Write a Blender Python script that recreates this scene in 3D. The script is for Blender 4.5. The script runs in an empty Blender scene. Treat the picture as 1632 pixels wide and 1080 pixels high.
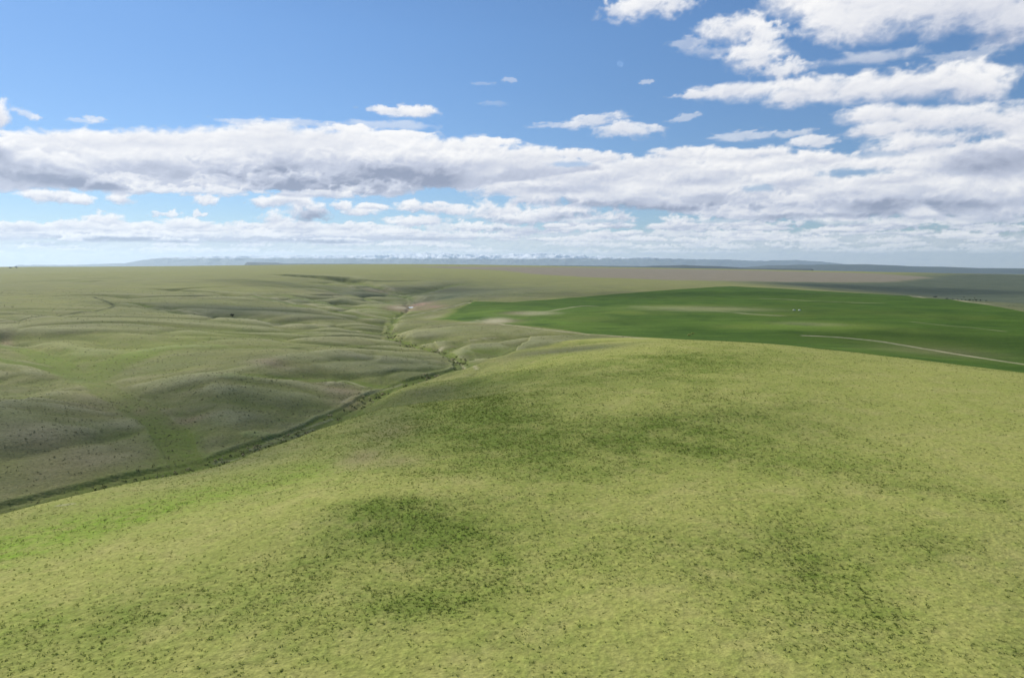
import bpy, bmesh, math
import numpy as np
from mathutils import Vector, Matrix

# ================================================================= camera, sky light, sun, exposure
S = bpy.context.scene
COL = S.collection
cam = bpy.data.cameras.new("camera"); cam_o = bpy.data.objects.new("camera", cam); COL.objects.link(cam_o)
cam.sensor_width = 36.0; cam.lens = 36.0 * 1103.0 / 1632.0
cam.clip_start = 1.0; cam.clip_end = 900000.0
cam_o.location = (0, 0, 60.0)
cam_o.rotation_euler = (math.radians(90) - math.atan(120.0 / 1103.0), 0, 0)
S.camera = cam_o

SUN_AZ, SUN_EL = -44.0, 33.5                        # degrees right of straight ahead, degrees up
SUN_STRENGTH, SKY_STRENGTH = 5.0, 0.085
sl = bpy.data.lights.new("sun", 'SUN'); sun_o = bpy.data.objects.new("sun", sl); COL.objects.link(sun_o)
sl.energy = SUN_STRENGTH; sl.angle = math.radians(0.5); sl.color = (1.0, .955, .88)
_a, _e = math.radians(SUN_AZ), math.radians(SUN_EL)
SUN_DIR = Vector((math.sin(_a) * math.cos(_e), math.cos(_a) * math.cos(_e), math.sin(_e)))
sun_o.rotation_euler = SUN_DIR.to_track_quat('Z', 'Y').to_euler()
sun_o.location = SUN_DIR * 3000
w = bpy.data.worlds.new("World"); S.world = w; w.use_nodes = True
nt = w.node_tree; nt.nodes.clear()
sky = nt.nodes.new('ShaderNodeTexSky'); sky.sky_type = 'NISHITA'; sky.sun_disc = False
sky.sun_elevation = math.radians(SUN_EL); sky.sun_rotation = math.radians(SUN_AZ)
sky.altitude = 1000; sky.air_density = 1.0; sky.dust_density = 0.1; sky.ozone_density = 2.0
bg = nt.nodes.new('ShaderNodeBackground'); bg.inputs['Strength'].default_value = SKY_STRENGTH
wo = nt.nodes.new('ShaderNodeOutputWorld')
tintn = nt.nodes.new('ShaderNodeMixRGB'); tintn.blend_type = 'MULTIPLY'; tintn.inputs[0].default_value = 1.0
_tc = nt.nodes.new('ShaderNodeTexCoord'); _sx = nt.nodes.new('ShaderNodeSeparateXYZ'); _mr = nt.nodes.new('ShaderNodeMapRange'); _hm = nt.nodes.new('ShaderNodeMixRGB')
nt.links.new(_tc.outputs['Generated'], _sx.inputs[0]); nt.links.new(_sx.outputs[2], _mr.inputs['Value']); _mr.inputs['From Max'].default_value = .30
nt.links.new(_mr.outputs[0], _hm.inputs[0]); nt.links.new(_hm.outputs[0], tintn.inputs[2])
_hm.inputs[1].default_value = (.66, .77, .96, 1); _hm.inputs[2].default_value = (.84, 1.08, 1.30, 1)   # the deep clear blue of a high, dry day
nt.links.new(sky.outputs[0], tintn.inputs[1]); nt.links.new(tintn.outputs[0], bg.inputs[0]); nt.links.new(bg.outputs[0], wo.inputs[0])
S.view_settings.view_transform = 'Standard'; S.view_settings.look = 'None'
S.view_settings.exposure = 0.0; S.view_settings.gamma = 1.0; S.view_settings.use_curve_mapping = False
S.render.engine = 'CYCLES'
S.cycles.max_bounces = 5; S.cycles.diffuse_bounces = 2; S.cycles.glossy_bounces = 2
S.cycles.transparent_max_bounces = 12; S.cycles.volume_bounces = 1
S.cycles.use_denoising = True
S.render.film_transparent = False

# ---------------------------------------------------------------- numeric helpers
F_PX, CU, CV, EYE = 1103.0, 816.0, 540.0, 420.0        # focal length, optical axis and eye level of the survey frame
PITCH = math.atan((CV - EYE) / F_PX)
HC = 60.0                                              # flying height over the near hill, metres
def ray(u, v):
    cx, cy = (u - CU) / F_PX, (CV - v) / F_PX
    c, s = math.cos(PITCH), math.sin(PITCH)
    return cx, c + cy * s, -s + cy * c                 # x right, y ahead, z up
def azel(u, v):
    x, y, z = ray(u, v)
    return math.degrees(math.atan2(x, y)), math.degrees(math.atan2(z, math.hypot(x, y)))
_rng = np.random.RandomState(7)
_PERM = _rng.permutation(4096).astype(np.int64)
_PERM = np.concatenate([_PERM, _PERM])
_GA = _rng.rand(4096) * 2 * np.pi
_GX, _GY = np.cos(_GA).astype(np.float32), np.sin(_GA).astype(np.float32)
def gnoise(x, y, seed=0):
    """2-D gradient noise, about -0.7..0.7"""
    xi, yi = np.floor(x), np.floor(y)
    fx, fy = (x - xi).astype(np.float32), (y - yi).astype(np.float32)
    xi, yi = xi.astype(np.int64), yi.astype(np.int64)
    def g(ix, iy, dx, dy):
        h = _PERM[(_PERM[(ix + seed * 131) & 4095] + iy) & 4095]
        return _GX[h] * dx + _GY[h] * dy
    u, w = fx * fx * fx * (fx * (fx * 6 - 15) + 10), fy * fy * fy * (fy * (fy * 6 - 15) + 10)
    a = g(xi, yi, fx, fy); b = g(xi + 1, yi, fx - 1, fy)
    c = g(xi, yi + 1, fx, fy - 1); d = g(xi + 1, yi + 1, fx - 1, fy - 1)
    return (a + (b - a) * u) * (1 - w) + (c + (d - c) * u) * w
def fbm(x, y, oct=5, seed=0, gain=.5, lac=2.03, billow=False):
    s, a, t = 0., 1., 0.
    for k in range(oct):
        n = gnoise(x + 17.3 * k, y - 9.1 * k, seed + k)
        if billow: n = .45 - 1.6 * np.abs(n)
        s = s + a * n; t += a; a *= gain
        x, y = (x * .8 - y * .6) * lac, (x * .6 + y * .8) * lac
    return s / t * 1.6
def sstep(a, b, x):
    t = np.clip((x - a) / (b - a), 0, 1)
    return t * t * (3 - 2 * t)
# ---------------------------------------------------------------- the clouds: many cumulus heads laid one over another, far rows first
def make_clouds(step=.07):
    AZ = np.arange(-62, 62.01, step); EL = np.arange(-.6, 30.01, step)
    A, E = np.meshgrid(AZ.astype(np.float32), EL.astype(np.float32))
    wts = [sstep(3.6, 1.2, E), None, sstep(6., 13., E)]; wts[1] = 1 - wts[0] - wts[2]
    big = np.zeros(A.shape, np.float32); puff = big.copy(); fine = big.copy(); streak = big.copy()
    for w, s, sd in zip(wts, (1.15, .62, .34), (0, 200, 400)):
        x, y = A * s, E * s * 1.7
        wx = fbm(x * .6 + 3, y * .6, 3, 50 + sd); wy = fbm(x * .6 - 7, y * .6 + 5, 3, 60 + sd)
        big += w * fbm(x * .38 + .35 * wx, y * .45 + .35 * wy, 5, 1 + sd, .5)
        puff += w * fbm(x * 1.0 + .35 * wx, y * 1.0 + .35 * wy, 6, 20 + sd, .52, billow=True)
        fine += w * fbm(x * 3.2 + .5 * wx, y * 3.0 + .5 * wy, 4, 40 + sd, .6)
        streak += w * fbm(x * .4 + 5, y * 2.2 + .3 * wx, 5, 80 + sd, .6)
    def rel(f, pairs):
        r = np.zeros(A.shape, np.float32)
        for dist, wgt in pairs:
            j = max(1, int(round(dist / step))); i = int(round(.5 * dist / step))
            r += wgt * (f - np.roll(np.roll(f, -j, 0), i, 1))
        return r
    relief = np.clip(rel(.5 * big + .8 * puff + .22 * fine, ((.08, 1.), (.22, .9), (.5, .7))), -1.3, 1.3)
    LUM = np.full(A.shape, .75, np.float32); AL = np.zeros(A.shape, np.float32)
    def over(sl, lum, a):
        out = a + AL[sl] * (1 - a)
        LUM[sl] = np.where(out > 1e-4, (lum * a + LUM[sl] * AL[sl] * (1 - a)) / np.maximum(out, 1e-4), LUM[sl]); AL[sl] = out
    def window(a0, a1, e0, e1):
        i0, i1 = np.clip(np.searchsorted(EL, [e0, e1]), 0, len(EL)); j0, j1 = np.clip(np.searchsorted(AZ, [a0, a1]), 0, len(AZ))
        return (slice(i0, i1), slice(j0, j1))
    def puffball(u, v, ru, rt, rb, dark=.5, opa=1., rot=0., amp=1., top=1., soft=None):
        a, e = azel(u, v); ra = (azel(u + ru, v)[0] - azel(u - ru, v)[0]) / 2
        rt_ = azel(u, v - rt)[1] - e; rb_ = e - azel(u, v + rb)[1]; m = 1.75
        sl = window(a - ra * m, a + ra * m, e - max(rb_, rt_ * .5 if rot else 0) * m, e + rt_ * m)
        dx, dy = A[sl] - a, E[sl] - e
        if dx.size == 0: return
        if rot: c, s = math.cos(rot), math.sin(rot); dx, dy = dx * c + dy * s, -dx * s + dy * c
        o_ = u * .37 + v * .91                        # each head gets its own ragged outline
        k1 = fbm(dx / ra * 1.5 + o_, dy / rt_ * .9 - o_, 5, 500, .58); k2 = fbm(dx / ra * 1.5 - o_, dy / rt_ * .9 + o_ * .7, 5, 510, .58)
        wr = .62 if (ru < 75 and opa < .95) else .40 if ru < 75 else .24
        dx = dx + ra * wr * k1; dy = dy + rt_ * wr * 1.5 * k2
        y = np.where(dy > 0, dy / rt_, dy / rb_); d = np.sqrt((dx / ra) ** 2 + y ** 2)
        sm = 1 if ru < 48 and opa < .95 else 0
        dens = (1 - d) * amp + .30 * big[sl] + .55 * puff[sl] + (.17 + .28 * sm) * fine[sl] + .25 * sm * streak[sl]
        dens *= sstep(1.75, 1.2, d)
        s0 = soft or (.34 + .02 * min(rt, 20))
        hg_ = np.clip(dy / rt_, -1, 1); al = sstep(.0, s0 * (1.15 - .5 * hg_), dens) * opa
        hgt = dy / np.where(dy > 0, rt_, rb_)
        lum = top - dark * sstep(.75, -.75, hgt + .35 * big[sl] + .2 * puff[sl]) + .10 * relief[sl] + .12 * big[sl] + .015 * fine[sl]
        lum = lum + .10 * (1 - np.clip(dens / .5, 0, 1)) * (hgt > 0)
        over(sl, lum.astype(np.float32), al.astype(np.float32))
    def bank(top, bot, ht, hb, dark=.5, opa=1., base=.95, rough=1., grey=.25):
        ta = np.array([azel(*p) for p in top]); ba = np.array([azel(*p) for p in bot])
        t = np.interp(AZ, ta[:, 0], ta[:, 1])[None]; b = np.interp(AZ, ba[:, 0], ba[:, 1])[None]
        lim = np.clip(np.minimum(AZ - max(ta[0, 0], ba[0, 0]), min(ta[-1, 0], ba[-1, 0]) - AZ) / 2.0, -2, 1.5)[None]
        e = np.clip(np.minimum(np.minimum((t - E) / ht, (E - b) / hb), lim), -2, 1)
        dens = e + rough * (.34 * big + .40 * puff + .14 * fine)
        al = sstep(0, .4, dens) * opa
        d = np.clip((t - E) / np.maximum(t - b, .2), -.2, 1.2)
        lum = base - dark * sstep(.25, 1.0, d + .5 * big + .15 * puff) - grey * np.clip(.5 * streak + .6 * big + .1, 0, 1) + .09 * relief + .015 * fine
        over((slice(None), slice(None)), lum.astype(np.float32), al.astype(np.float32))
    L, R = -900, 2600
    rs = np.random.RandomState(11)
    # pale layer over the skyline and the far rows of small cumulus, farthest first
    bank([(L, 372), (0, 374), (300, 376), (640, 370), (900, 368), (1200, 366), (R, 366)], [(L, 450), (R, 450)], .8, .4, .0, .62, .80, 1.0, .3)
    def row(v, n, u0, u1, r0, r1, h, dark, opa=1., jit=4, top=1.):
        for u in np.sort(rs.uniform(u0, u1, n)):
            r = rs.uniform(r0, r1); k = rs.uniform(.6, 1.3)
            puffball(u, v + rs.uniform(-jit, jit), r, h * k, max(2., h * .35), dark * rs.uniform(.6, 1.2), opa * rs.uniform(.75, 1), top=top)
    row(401, 60, -500, 2100, 16, 50, 4, .30, .75, 3, .95); row(392, 60, -500, 2100, 18, 50, 5, .34, .85, 3, .97)
    row(383, 55, -500, 2100, 20, 54, 6.5, .38, .95, 3, .99)
    # left: the low sunlit row with a stepped top
    bank([(L, 352), (0, 358), (80, 356), (160, 346), (230, 356), (300, 356), (400, 358), (440, 348), (480, 354), (560, 360), (650, 366), (760, 372)],
         [(L, 380), (0, 384), (80, 382), (200, 386), (300, 384), (420, 386), (560, 384), (760, 382)], .5, .5, .42, .95, 1.0, .9, .12)
    row(374, 34, -400, 700, 22, 54, 8, .42, 1., 4); row(364, 26, -400, 640, 20, 46, 9, .40, 1., 3, 1.02)
    for a in [(165, 352, 40, 14, 9, .35), (120, 360, 44, 10, 8, .35), (440, 352, 34, 15, 10, .3), (480, 362, 44, 12, 8, .4), (300, 358, 50, 10, 8, .4), (40, 362, 50, 10, 8, .4), (560, 364, 40, 9, 7, .4),
              (190, 378, 90, 6, 5, .55), (130, 382, 60, 5, 4, .5), (530, 384, 60, 5, 5, .6), (280, 384, 46, 5, 4, .45)]: puffball(*a)
    # right: rows that close up towards the skyline
    row(374, 40, 560, 2100, 20, 60, 8, .42, .95, 4); row(364, 38, 700, 2100, 22, 60, 9, .45, 1., 4); row(353, 34, 640, 2100, 24, 60, 11, .48, 1., 5)
    for a in [(800, 340, 70, 20, 12, .45), (830, 352, 50, 12, 8, .4), (690, 332, 38, 12, 8, .4), (655, 330, 26, 11, 8, .35), (720, 336, 40, 9, 8, .4), (905, 338, 50, 18, 10, .5), (880, 345, 40, 14, 8, .5), (660, 356, 36, 10, 6, .4)]: puffball(*a)
    # the broken deck right of centre
    bank([(800, 262), (930, 256), (1000, 250), (1090, 242), (1180, 240), (1260, 240), (1330, 246), (1400, 236), (1500, 228), (1632, 215), (R, 210)],
         [(800, 318), (930, 322), (1000, 330), (1090, 342), (1180, 342), (1260, 344), (1330, 342), (1400, 346), (1500, 346), (1632, 348), (R, 340)], 1.1, 1.0, .28, .93, .93, 1.0, .3)
    for a in [(1075, 326, 120, 18, 12, .55), (960, 318, 130, 22, 13, .55), (1480, 342, 90, 20, 12, .55), (1600, 345, 80, 24, 12, .55), (1370, 338, 90, 22, 12, .6), (1240, 342, 70, 18, 10, .5), (1160, 340, 60, 16, 9, .5),
              (850, 318, 70, 22, 14, .45), (1290, 322, 80, 26, 16, .5), (1400, 322, 90, 26, 18, .6), (1560, 318, 80, 30, 20, .5), (1130, 310, 80, 26, 16, .42), (1010, 302, 110, 30, 18, .40), (800, 300, 80, 24, 16, .40),
              (760, 288, 40, 16, 16, .35), (900, 298, 100, 24, 14, .40), (1210, 312, 70, 24, 16, .42), (960, 284, 100, 22, 14, .36), (1100, 286, 90, 24, 16, .36), (1480, 306, 100, 28, 18, .45), (1350, 302, 80, 20, 14, .4),
              (1600, 290, 80, 36, 26, .45), (860, 280, 90, 14, 12, .32), (1250, 286, 80, 20, 14, .36), (1180, 268, 100, 20, 14, .32), (1040, 264, 90, 18, 13, .30), (1420, 286, 80, 14, 12, .35), (960, 252, 50, 12, 10, .28), (1095, 246, 70, 14, 12, .25),
              (1190, 246, 90, 12, 12, .25), (1300, 254, 70, 14, 12, .28), (1420, 264, 100, 18, 14, .3), (1540, 262, 90, 26, 20, .42)]:
        puffball(*a)
    # small cumulus in the blue strip on the left
    for a in [(60, 313, 30, 12, 11, .35), (100, 316, 44, 13, 9, .45), (130, 320, 24, 8, 7, .45), (193, 318, 25, 13, 9, .35), (328, 321, 23, 11, 8, .35), (425, 322, 30, 13, 11, .45), (480, 328, 36, 20, 14, .4), (455, 320, 34, 14, 10, .4), (500, 344, 32, 18, 11, .85, 1, 0, 1, .9),
              (572, 338, 32, 10, 7, .4), (546, 330, 20, 9, 7, .35), (265, 342, 26, 7, 5, .35, .9), (318, 342, 14, 7, 5, .35, .9), (590, 330, 30, 6, 5, .4)]:
        puffball(*a)
    # the long bank across the left half: white shoulder, flat grey base
    bank([(L, 190), (0, 220), (60, 212), (150, 208), (300, 210), (420, 204), (520, 210), (560, 209), (640, 218), (700, 222), (780, 230), (850, 240), (900, 246), (960, 256)],
         [(L, 300), (0, 306), (60, 302), (110, 304), (200, 312), (300, 306), (420, 303), (520, 314), (560, 312), (640, 314), (680, 302), (740, 302), (800, 292), (960, 270)], 1.1, .7, .40, 1., .95, .95, .22)
    for a in [(40, 226, 80, 20, 18, .22), (130, 224, 90, 20, 18, .22), (240, 224, 100, 20, 18, .22), (350, 222, 100, 20, 18, .22), (440, 216, 90, 22, 18, .2), (540, 222, 100, 20, 18, .2), (640, 230, 90, 20, 18, .2), (740, 238, 90, 20, 16, .22), (830, 246, 80, 15, 14, .22), (900, 246, 60, 9, 9, .2),
              (0, 275, 70, 26, 16, .55, .85), (110, 286, 90, 24, 14, .62, .85), (60, 262, 110, 22, 16, .35, .7), (210, 262, 120, 24, 16, .34, .6), (200, 292, 70, 16, 9, .35, .9), (160, 296, 40, 12, 7, .5, .9), (300, 276, 110, 22, 14, .45, .7), (420, 270, 120, 30, 20, .55, .8), (520, 274, 130, 36, 24, .72, .9),
              (440, 292, 110, 24, 14, .70, .9), (360, 298, 80, 18, 10, .55, .9), (540, 292, 110, 26, 16, .78, .9), (620, 262, 110, 30, 22, .55, .8), (690, 276, 80, 28, 24, .60, .9), (470, 258, 50, 14, 12, .25, .8), (730, 264, 90, 24, 18, .40, .8), (610, 300, 40, 14, 9, .45, .95), (570, 304, 44, 10, 8, .6, .9),
              (330, 306, 70, 9, 6, .35, .9), (250, 304, 50, 9, 6, .35, .9), (500, 310, 80, 7, 6, .5, .9), (560, 206, 44, 7, 8, .08, 1, 0, 1, 1.06), (780, 226, 50, 7, 8, .08, 1, 0, 1, 1.05), (640, 214, 50, 6, 7, .08, 1, 0, 1, 1.04), (430, 206, 50, 8, 8, .12)]:
        puffball(*a)
    puffball(-50, 225, 70, 62, 50, .55); puffball(0, 188, 22, 26, 22, .3); puffball(-10, 235, 34, 20, 20, .5)
    # the nearer clouds of the upper right, lower ones first
    for a in [(1632, 300, 70, 30, 26, .4), (1600, 262, 80, 34, 30, .6), (1640, 225, 80, 50, 50, .6), (1550, 246, 90, 26, 24, .42), (1470, 228, 100, 22, 20, .35), (1400, 208, 60, 16, 16, .25), (1300, 226, 50, 11, 11, .2, .85), (1580, 196, 100, 30, 30, .35), (1480, 194, 110, 26, 26, .28), (1400, 184, 80, 17, 18, .22),
              (1110, 152, 50, 7, 6, .15, .75, .05), (1265, 158, 66, 18, 18, .25, .95), (1170, 146, 90, 16, 18, .2, .9), (1560, 146, 70, 34, 28, .34), (1470, 136, 130, 34, 30, .3), (1370, 140, 110, 28, 28, .26), (1300, 142, 80, 24, 24, .24),
              (1380, 94, 90, 12, 11, .15, .5, 0, .8), (1540, 90, 60, 10, 9, .15, .35, 0, .7), (1150, 82, 60, 12, 10, .15, .35, 0, .6), (1100, 72, 40, 10, 10, .15, .35, 0, .6),
              (1248, 112, 40, 20, 22, .25, .85), (1205, 92, 56, 28, 28, .25, .92), (1165, 52, 60, 28, 26, .2, .95), (1215, 58, 40, 20, 18, .2, .9), (1030, 8, 66, 30, 24, .15, .85, 0, .9), (985, 18, 36, 16, 18, .15, .7, 0, .8), (1075, 4, 40, 20, 18, .15, .8, 0, .8),
              (1640, 30, 110, 60, 40, .45), (1350, 40, 70, 40, 34, .25), (1290, -5, 80, 40, 40, .15), (1440, 20, 150, 60, 46, .3), (1560, 10, 120, 60, 46, .34), (1380, -20, 120, 60, 60, .12), (1500, -30, 170, 70, 60, .2),
              # wisps in the blue
              (665, 178, 34, 12, 12, .22), (636, 178, 46, 8, 8, .15, .85), (605, 175, 30, 4, 4, .1, .6), (615, 200, 75, 9, 8, .1, .45, 0, .8), (945, 192, 60, 11, 12, .2, .75, .10), (1005, 206, 60, 12, 15, .2, .8, -.08), (975, 208, 36, 14, 14, .2, .6), (900, 200, 50, 6, 5, .1, .4, 0, .8),
              (152, 190, 22, 5, 5, .1, .6), (135, 193, 26, 4, 4, .1, .4), (40, 182, 24, 8, 6, .15, .55, -.4), (58, 187, 10, 5, 5, .1, .5), (812, 128, 15, 4, 4, .1, .35), (1031, 131, 14, 4, 3, .1, .4), (1090, 188, 28, 6, 6, .1, .4, .15), (770, 134, 20, 3, 2.5, .1, .2), (790, 165, 30, 4, 4, .1, .15),
              (1190, 218, 60, 9, 8, .12, .5, 0, .8), (1260, 214, 40, 8, 8, .12, .5, 0, .8), (400, 196, 60, 6, 7, .12, .5, 0, .8), (480, 196, 70, 7, 8, .12, .5, 0, .8)]:
        puffball(*a)
    # broad grey bases where the cloud is deepest
    for (u, v, ru, rv, k) in [(100, 284, 110, 15, .40), (40, 262, 60, 16, .22), (230, 270, 80, 12, .22), (160, 298, 40, 6, .3), (350, 268, 110, 16, .22), (430, 290, 110, 14, .34), (500, 262, 110, 24, .30), (560, 290, 110, 18, .38), (640, 268, 70, 22, .26),
                              (700, 286, 50, 16, .36), (470, 306, 130, 6, .2), (760, 262, 60, 10, .15), (960, 324, 90, 9, .32), (1080, 332, 110, 9, .34), (900, 300, 60, 8, .15), (1010, 280, 90, 9, .14), (1140, 318, 60, 8, .2), (1250, 300, 60, 10, .18),
                              (1330, 318, 60, 10, .2), (1400, 332, 90, 12, .36), (1480, 322, 60, 10, .22), (1570, 330, 100, 12, .28), (1600, 256, 70, 26, .26), (1540, 270, 70, 16, .18), (1120, 286, 70, 9, .14), (1300, 344, 100, 6, .25), (1220, 330, 50, 7, .18),
                              (1600, 60, 60, 14, .14), (1430, 62, 70, 14, .10), (1480, 156, 120, 10, .10), (500, 342, 30, 14, .22), (910, 344, 34, 7, .25), (800, 352, 40, 5, .2), (190, 381, 90, 4, .35), (530, 384, 70, 4, .35), (1330, 360, 90, 4, .2), (1500, 362, 120, 5, .25),
                              (1060, 362, 90, 4, .2), (830, 366, 80, 4, .2), (60, 388, 80, 4, .2), (360, 386, 80, 3, .2), (690, 382, 60, 3, .2), (-30, 240, 50, 16, .3)]:
        a, e = azel(u, v); ra = abs(azel(u + ru, v)[0] - a); re = abs(azel(u, v - rv)[1] - e)
        d = np.sqrt(((A - a) / ra) ** 2 + ((E - e) / re) ** 2) + .60 * big + .25 * puff
        LUM -= (k * 1.25 * sstep(1.6, .0, d)).astype(np.float32)
    # openings in the deck
    for (u, v, ru, rv, k) in [(1360, 275, 60, 8, .85), (1210, 300, 30, 7, .6), (690, 310, 40, 12, .9), (910, 262, 44, 6, .6), (1400, 246, 60, 7, .5), (1150, 352, 60, 4, .5), (960, 352, 60, 4, .5), (1330, 356, 70, 4, .4)]:
        a, e = azel(u, v); ra = abs(azel(u + ru, v)[0] - a); re = abs(azel(u, v - rv)[1] - e)
        d = np.sqrt(((A - a) / ra) ** 2 + ((E - e) / re) ** 2) + .5 * puff + .2 * fine
        AL *= (1 - k * sstep(1.3, .45, d)).astype(np.float32)
    LUM = np.where(LUM < .8, .8 + (LUM - .8) * (1 + .45 * sstep(5, 1, E)), LUM)
    t = np.clip(LUM, .1, 1.06)[..., None]
    hi = np.array([.93, .93, .945]); md = np.array([.57, .61, .73]); lo = np.array([.23, .275, .40])
    col = np.where(t > .6, md + (hi - md) * (t - .6) / .4, lo + (md - lo) * t / .6)
    air = np.exp(-np.maximum(E, 0) / 1.8)[..., None] * .30       # far rows pale out
    col = col * (1 - air) + np.array([.62, .72, .88]) * air
    return AZ, EL, A, E, col.astype(np.float32), AL
# ---------------------------------------------------------------- the ground: one polar sheet, fine ahead and coarse behind
def pp(u, v, z):
    x, y, dz = ray(u, v)
    t = (z - HC) / dz
    return x * t, y * t
AZG = np.radians(np.concatenate([np.arange(-180, -48, 4.), np.arange(-48, 48.001, .085), np.arange(52, 180.1, 4.)])).astype(np.float64)
LRG = np.log(np.concatenate([[1.5], np.geomspace(4, 70, 24)[:-1], np.geomspace(70, 2600, 640)[:-1], np.geomspace(2600, 9500, 250)[:-1], np.geomspace(9500, 66000, 50)]))
NA, NR = len(AZG), len(LRG)
GA, GL = np.meshgrid(AZG, LRG)                     # rows: distance, columns: bearing
GR = np.exp(GL); GX, GY = GR * np.sin(GA), GR * np.cos(GA)

# broad lie of the land: surveyed points (u, v, height above the near hill)
UP = [  # near hill
 (816, 1079, 0), (0, 1079, -3), (1632, 1079, 1), (400, 960, -1.0), (0, 940, -6), (0, 880, -9), (150, 850, -7.5), (330, 800, -5.0), (480, 780, -1.5), (580, 785, .6), (700, 800, .4),
 (640, 860, -1.6), (780, 900, -1.4), (560, 960, -.8), (1000, 900, .4), (1300, 900, -.6), (1300, 820, .6), (1500, 850, .9), (1632, 850, .8), (1100, 770, .2), (800, 740, -.8), (640, 720, -3), (540, 720, -4.5),
 (760, 660, -2.5), (900, 690, -.6), (980, 640, 1.0), (1000, 700, -.4), (1250, 690, .3), (1400, 640, 1.6), (1632, 700, 1.2), (1550, 620, 1.2), (1632, 608, .4), (1400, 573, .6), (1250, 551, 1.4), (1060, 547, 1.2), 
 (840, 572, -4), (740, 604, -6.0), (640, 650, -6.5), (450, 750, -5.5), (350, 765, -6.8), (200, 805, -8.5), (60, 830, -11),
 (-400, 1000, -14), (2050, 900, 0), (2050, 700, 0), (2100, 620, -6),
 # falls behind the near hill to the field, and the field's long back
 (1700, 590, -17), (1632, 575, -16.5), (1500, 565, -16), (1300, 545, -16), (1150, 536, -16), (1632, 540, -14), (1400, 530, -13), (1400, 510, -10.5), (1200, 510, -12), (1250, 495, -9.5), (1632, 512, -11.5), (1632, 499, -11), (1500, 482, -9), (1440, 473.5, -8),
 (1250, 470, -7), (1160, 458, -5), (1060, 468, -7), (950, 478, -9), (1000, 500, -12), (900, 490, -12), (900, 515, -14), (1050, 530, -15), (780, 498, -14), (840, 505, -14), (2000, 540, -14), (2000, 505, -16),
 # low ground right of the field and beyond
 (1632, 486, -48), (1560, 478, -46), (1500, 468, -44), (1632, 462, -52), (1400, 458, -34), (1632, 448, -46), (1500, 446, -30), (1300, 452, -22), (2000, 470, -70), (2000, 450, -70),
 # left plateau
 (0, 655, -8), (0, 610, -4.5), (120, 640, -8), (250, 585, -3.5), (330, 590, -5), (420, 590, -7), (180, 600, -5), (-300, 620, -5), (-300, 560, 0), (480, 640, -11), (420, 660, -12), (300, 640, -10), (560, 575, -9), (650, 565, -9.5), (700, 578, -14),
 (0, 520, -3), (150, 510, -3), (0, 490, 1), (200, 472, 2), (100, 475, 4), (-300, 500, 2),

 (250, 540, -10), (350, 537, -12), (100, 545, -9), (480, 537, -16), (560, 541, -19), (300, 520, -9.5), (420, 527, -14), (430, 560, -11), (600, 551, -9.5), (650, 554, -11), (520, 556, -10), (255, 477, -1), (310, 473, 1), (380, 471, 1), (440, 470, 0), (520, 472, -4),
 (950, 557, -3), (760, 530, -15), (680, 538, -18), (840, 528, -13.5), (950, 538, -13),
 (700, 470, -6), (760, 470, -6), (820, 462, -4), (700, 450, 2), (640, 455, -4), (600, 452, -2), (900, 455, -2), (800, 445, 6),
 (0, 455, 10), (200, 448, 12), (400, 448, 12), (520, 444, 12), (0, 438, 18), (300, 436, 22), (500, 434, 26), (650, 436, 22), (800, 436, 16), (1000, 440, 2), (1200, 441, -8), (1350, 444, -18)]
# drainage lines: points (u, v, floor height), floor half-width, cut bank height, side slopes to the left/right of the way they are listed
NET = [
 ("main", [(-500, 905, -21), (-160, 856, -21), (0, 818, -21.5), (110, 791, -21.5), (210, 768, -21.5), (305, 746, -22), (355, 737, -22), (390, 722, -22), (450, 702, -22.5), (520, 675, -23), (575, 645, -24), (625, 622, -24.5), (690, 602, -25), (745, 589, -25.5), (735, 580, -26), (722, 575, -26), (702, 561, -26), (650, 553, -26),
           (628, 543, -26), (619, 532, -26), (621, 520, -25.5), (632, 508, -25), (655, 494, -23), (657, 480, -22), (652, 471, -20), (620, 464.5, -15), (592, 457, -10), (560, 451, -4), (500, 446, 6), (450, 441, 14)], 7, 1.6, .15, .42),
 ("a1", [(300, 741, -21.5), (280, 706, -21), (245, 668, -20), (205, 645, -19), (140, 608, -18), (100, 584, -16.5), (45, 562, -14), (-20, 542, -11), (-90, 525, -7)], 6, .6, .20, .20),
 ("a1b", [(140, 606, -18), (190, 575, -14.5), (260, 552, -11.5), (330, 545, -9)], 10, 0, .07, .10),
 ("a2", [(640, 616, -25), (600, 617, -24), (545, 608, -22), (465, 607, -18), (405, 598, -12), (360, 590, -7)], 4, .4, .22, .20),
 ("a2b", [(545, 662, -23), (500, 662, -18), (440, 668, -13), (400, 660, -11)], 3, .3, .2, .2),
 ("a3", [(648, 553, -26), (600, 551, -24), (545, 552, -19), (480, 549, -14), (420, 547, -9)], 3, .3, .24, .14),
]
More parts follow.
